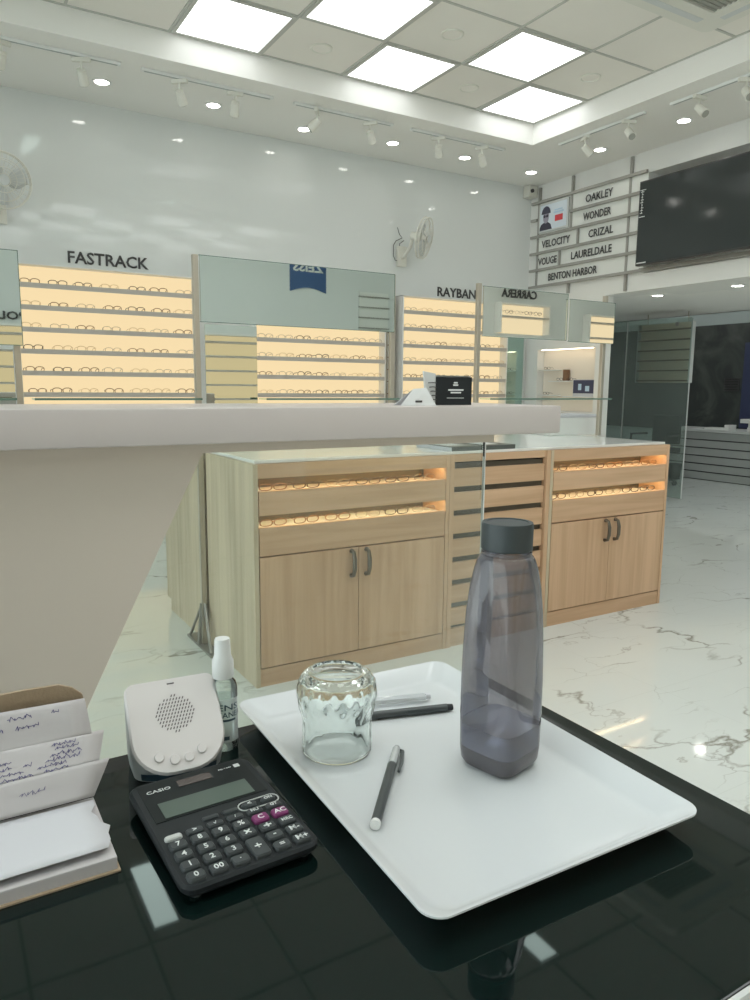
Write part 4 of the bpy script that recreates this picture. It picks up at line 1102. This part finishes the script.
bm = B(); box(bm, -.03, .56, -2.22, 1.62, .6305, .665); obj('counter_top', bm, M['greyl'], t)
t = thing('office_printer', 'white printer on the slatted counter at the right picture edge', 'printer', (8.86, 5.52, .6655))
bm = B(); box(bm, -.13, .13, -.28, .02, 0, .05, bev=.004); box(bm, -.10, .12, .0, .14, .10, .15, bev=.004); box(bm, .0, .05, .04, .09, .0, .10); obj('printer_body', bm, M['whitem'], t)
bm = B(); box(bm, -.10, .10, -.26, .0, .0505, .12, bev=.004); obj('printer_top', bm, M['grey'], t)
t = thing('white_terminal', 'small white box on the slatted counter left of the printer', 'box', (8.78, 5.95, .6655))
bm = B(); box(bm, -.08, .08, -.18, .16, .0, .028, bev=.003); obj('box_base', bm, M['whitem'], t)
bm = B(); box(bm, -.08, .08, -.18, -.12, .0285, .07, bev=.003); obj('box_back', bm, M['whitem'], t)
bm = B(); box(bm, 9.34, 9.358, 4.6, 6.05, .67, 1.80); tag(obj('navy_wall_panel', bm, M['navy']), 'dark navy panel on the black stone wall at the right picture edge', 'wall panel')
t = thing('wall_vent', 'small dark square vent on the black stone wall', 'vent', (9.345, 6.21, 1.25))
bm = B(); box(bm, 0, .014, -.11, .11, -.09, .09); obj('vent_frame', bm, M['letter'], t)
bm = B()
for k in range(5): box(bm, -.006, -.0002, -.10, .10, -.075 + k * .035, -.06 + k * .035)
obj('vent_slat', bm, M['bezel'], t)
# office chair behind the glass
t = thing('office_chair', 'black office chair seen blurred through the glass door', 'chair', (7.75, 6.12, 0))
bm = B(); box(bm, -.22, .22, -.22, .22, .40, .46, bev=.02); obj('seat', bm, M['blackb'], t)
bm = B(); box(bm, .18, .23, -.2, .2, .50, .86, bev=.02); obj('backrest', bm, M['blackb'], t)
bm = B(); tube(bm, [(.15, 0, .43), (.25, 0, .45), (.25, 0, .6)], .02, 8); obj('back_bar', bm, M['blackb'], t)
for s in (-1, 1):
    bm = B(); tube(bm, [(.15, s * .24, .44), (-.15, s * .25, .44), (-.15, s * .25, .62), (.15, s * .25, .62)], .014, 8); obj('armrest', bm, M['blackb'], t)
bm = B(); cyl(bm, (0, 0, .08), (0, 0, .40), .025)
for k in range(5): tube(bm, [(0, 0, .10), (.27 * math.cos(k * 1.2566), .27 * math.sin(k * 1.2566), .06)], [.025, .012], 8)
obj('base', bm, M['blackb'], t)
for k in range(5):
    bm = B(); x, y = .27 * math.cos(k * 1.2566), .27 * math.sin(k * 1.2566); cyl(bm, (x - .012, y, .028), (x + .012, y, .028), .027); obj('castor', bm, M['blackb'], t)
t = thing('waste_bin', 'small dark cylinder bin on the floor by the slatted counter', 'bin', (8.45, 6.35, 0))
bm = B(); lathe(bm, [(.085, 0), (.105, .20), (.108, .20), (.100, .19), (.08, .01)], 24, cap1=True); obj('bin_body', bm, M['blackb'], t, True)

# ------------------------------------------------------------------ what the mirrors show: the wall behind the camera
FYW = -1.498
t = thing('brand_banner', 'dark blue hanging banner with white capitals seen reversed in the wide mirror', 'banner', (3.76, FYW, 2.46))
bm = B(); lp = [(-.225, .004, .32), (.225, .004, .32), (.225, .004, -.235)] + [(.225 - .45 * k / 12, .004, -.235 + .05 * math.sin(PI * k / 12)) for k in range(1, 12)] + [(-.225, .004, -.235)]
prism(bm, [(a_, -.0015, c_) for a_, b_, c_ in lp], (0, .0115, 0)); obj('banner_cloth', bm, M['blue'], t)
text_obj('lettering', 'ZEISS', .10, M['whitem'], (0, .011, .035), FX, FY, t, .38, .03, .002)
t = thing('slat_sign', 'small white slatted board seen at the right of the wide mirror', 'sign', (4.62, FYW, 2.02))
bm = B(); box(bm, -.2, .2, .002, .01, -.2, .26); obj('backing_board', bm, M['board'], t)
for k in range(4):
    bm = B(); box(bm, -.21, .21, .012, .03, -.16 + k * .12, -.148 + k * .12); obj('slat', bm, M['slat'], t)
def front_unit(x0, x1, z0, z1, lab, n=4):
    t = thing('display_shelving', lab, 'display shelving', ((x0 + x1) / 2, FYW, 0)); w = (x1 - x0) / 2
    bm = B(); box(bm, -w, w, .001, .006, z0, z1); obj('backlit_panel', bm, M['warm'] if z0 < 1.5 else M['yellow'], t)
    for k in range(n):
        z = z0 + (z1 - z0) * (k + .6) / n
        bm = B(); box(bm, -w, w, .007, .13, z - .02, z); obj('shelf', bm, M['lip'], t)
    bm = B(); box(bm, -w - .02, -w, .001, .13, z0, z1 + .02); box(bm, w, w + .02, .001, .13, z0, z1 + .02); box(bm, -w, w, .001, .13, z1, z1 + .02); obj('surround', bm, M['paint'], t)
    return t
front_unit(2.2, 3.25, .5, 1.70, 'lit shelving behind the camera, reflected in the small lower mirror', 8)
front_unit(.2, 1.3, .5, 1.70, 'lit shelving behind the camera, reflected at the left picture edge', 8)
front_unit(6.50, 7.34, 1.90, 2.27, 'lit cream niche behind the camera, reflected in the right mirror', 1)
front_unit(8.10, 8.75, 1.78, 2.20, 'small lit yellow niche reflected at the far right end of the right mirror', 2)
for k in range(4):
    pair(['dark', 'metal', 'dark', 'dark'][k], (6.68 + k * .17, FYW + .06, 2.158 - .0), PI, f'{NTH[k]} eyeglasses from the right in the lit niche reflected in the right mirror', 'eyeglasses in the reflected niche')
letters('c', 'CARRERA', .11, (6.90, FYW, 2.425), FX, FY, 'dark capitals above the lit niche, seen reversed in the right mirror', .62)
letters('p', 'POLICE', .075, (.62, FYW, 1.80), FX, FY, 'dark capitals seen reversed in the mirror at the left picture edge', .42)

# ------------------------------------------------------------------ world and camera
w = bpy.data.worlds.new('world'); bpy.context.scene.world = w; w.use_nodes = True
w.node_tree.nodes['Background'].inputs[0].default_value = (.9, .95, 1, 1); w.node_tree.nodes['Background'].inputs[1].default_value = 2.8
cam = bpy.data.cameras.new('camera'); co = bpy.data.objects.new('camera', cam); C.objects.link(co)
cam.sensor_fit = 'VERTICAL'; cam.sensor_height = 24; cam.lens = 737.85 / 1000 * 24; cam.clip_start = .02
yaw, pitch, roll = math.radians(30.974), math.radians(-8.6785), math.radians(.5153)
f = Vector((math.sin(yaw) * math.cos(pitch), math.cos(yaw) * math.cos(pitch), math.sin(pitch)))
r = Vector((math.cos(yaw), -math.sin(yaw), 0)); u = r.cross(f)
r2 = r * math.cos(roll) + u * math.sin(roll); u2 = -r * math.sin(roll) + u * math.cos(roll)
m = Matrix.Identity(4)
for i in range(3): m[i][0], m[i][1], m[i][2] = r2[i], u2[i], -f[i]
m[2][3] = EYE
co.matrix_world = m
bpy.context.scene.camera = co
vs = bpy.context.scene.view_settings
vs.view_transform = 'Standard'; vs.look = 'None'; vs.exposure = 0.24; vs.gamma = 1; vs.use_curve_mapping = False
cy = bpy.context.scene.cycles
cy.max_bounces = 12; cy.transparent_max_bounces = 24; cy.transmission_bounces = 12; cy.diffuse_bounces = 5; cy.glossy_bounces = 6
cy.sample_clamp_indirect = 6; cy.use_denoising = True
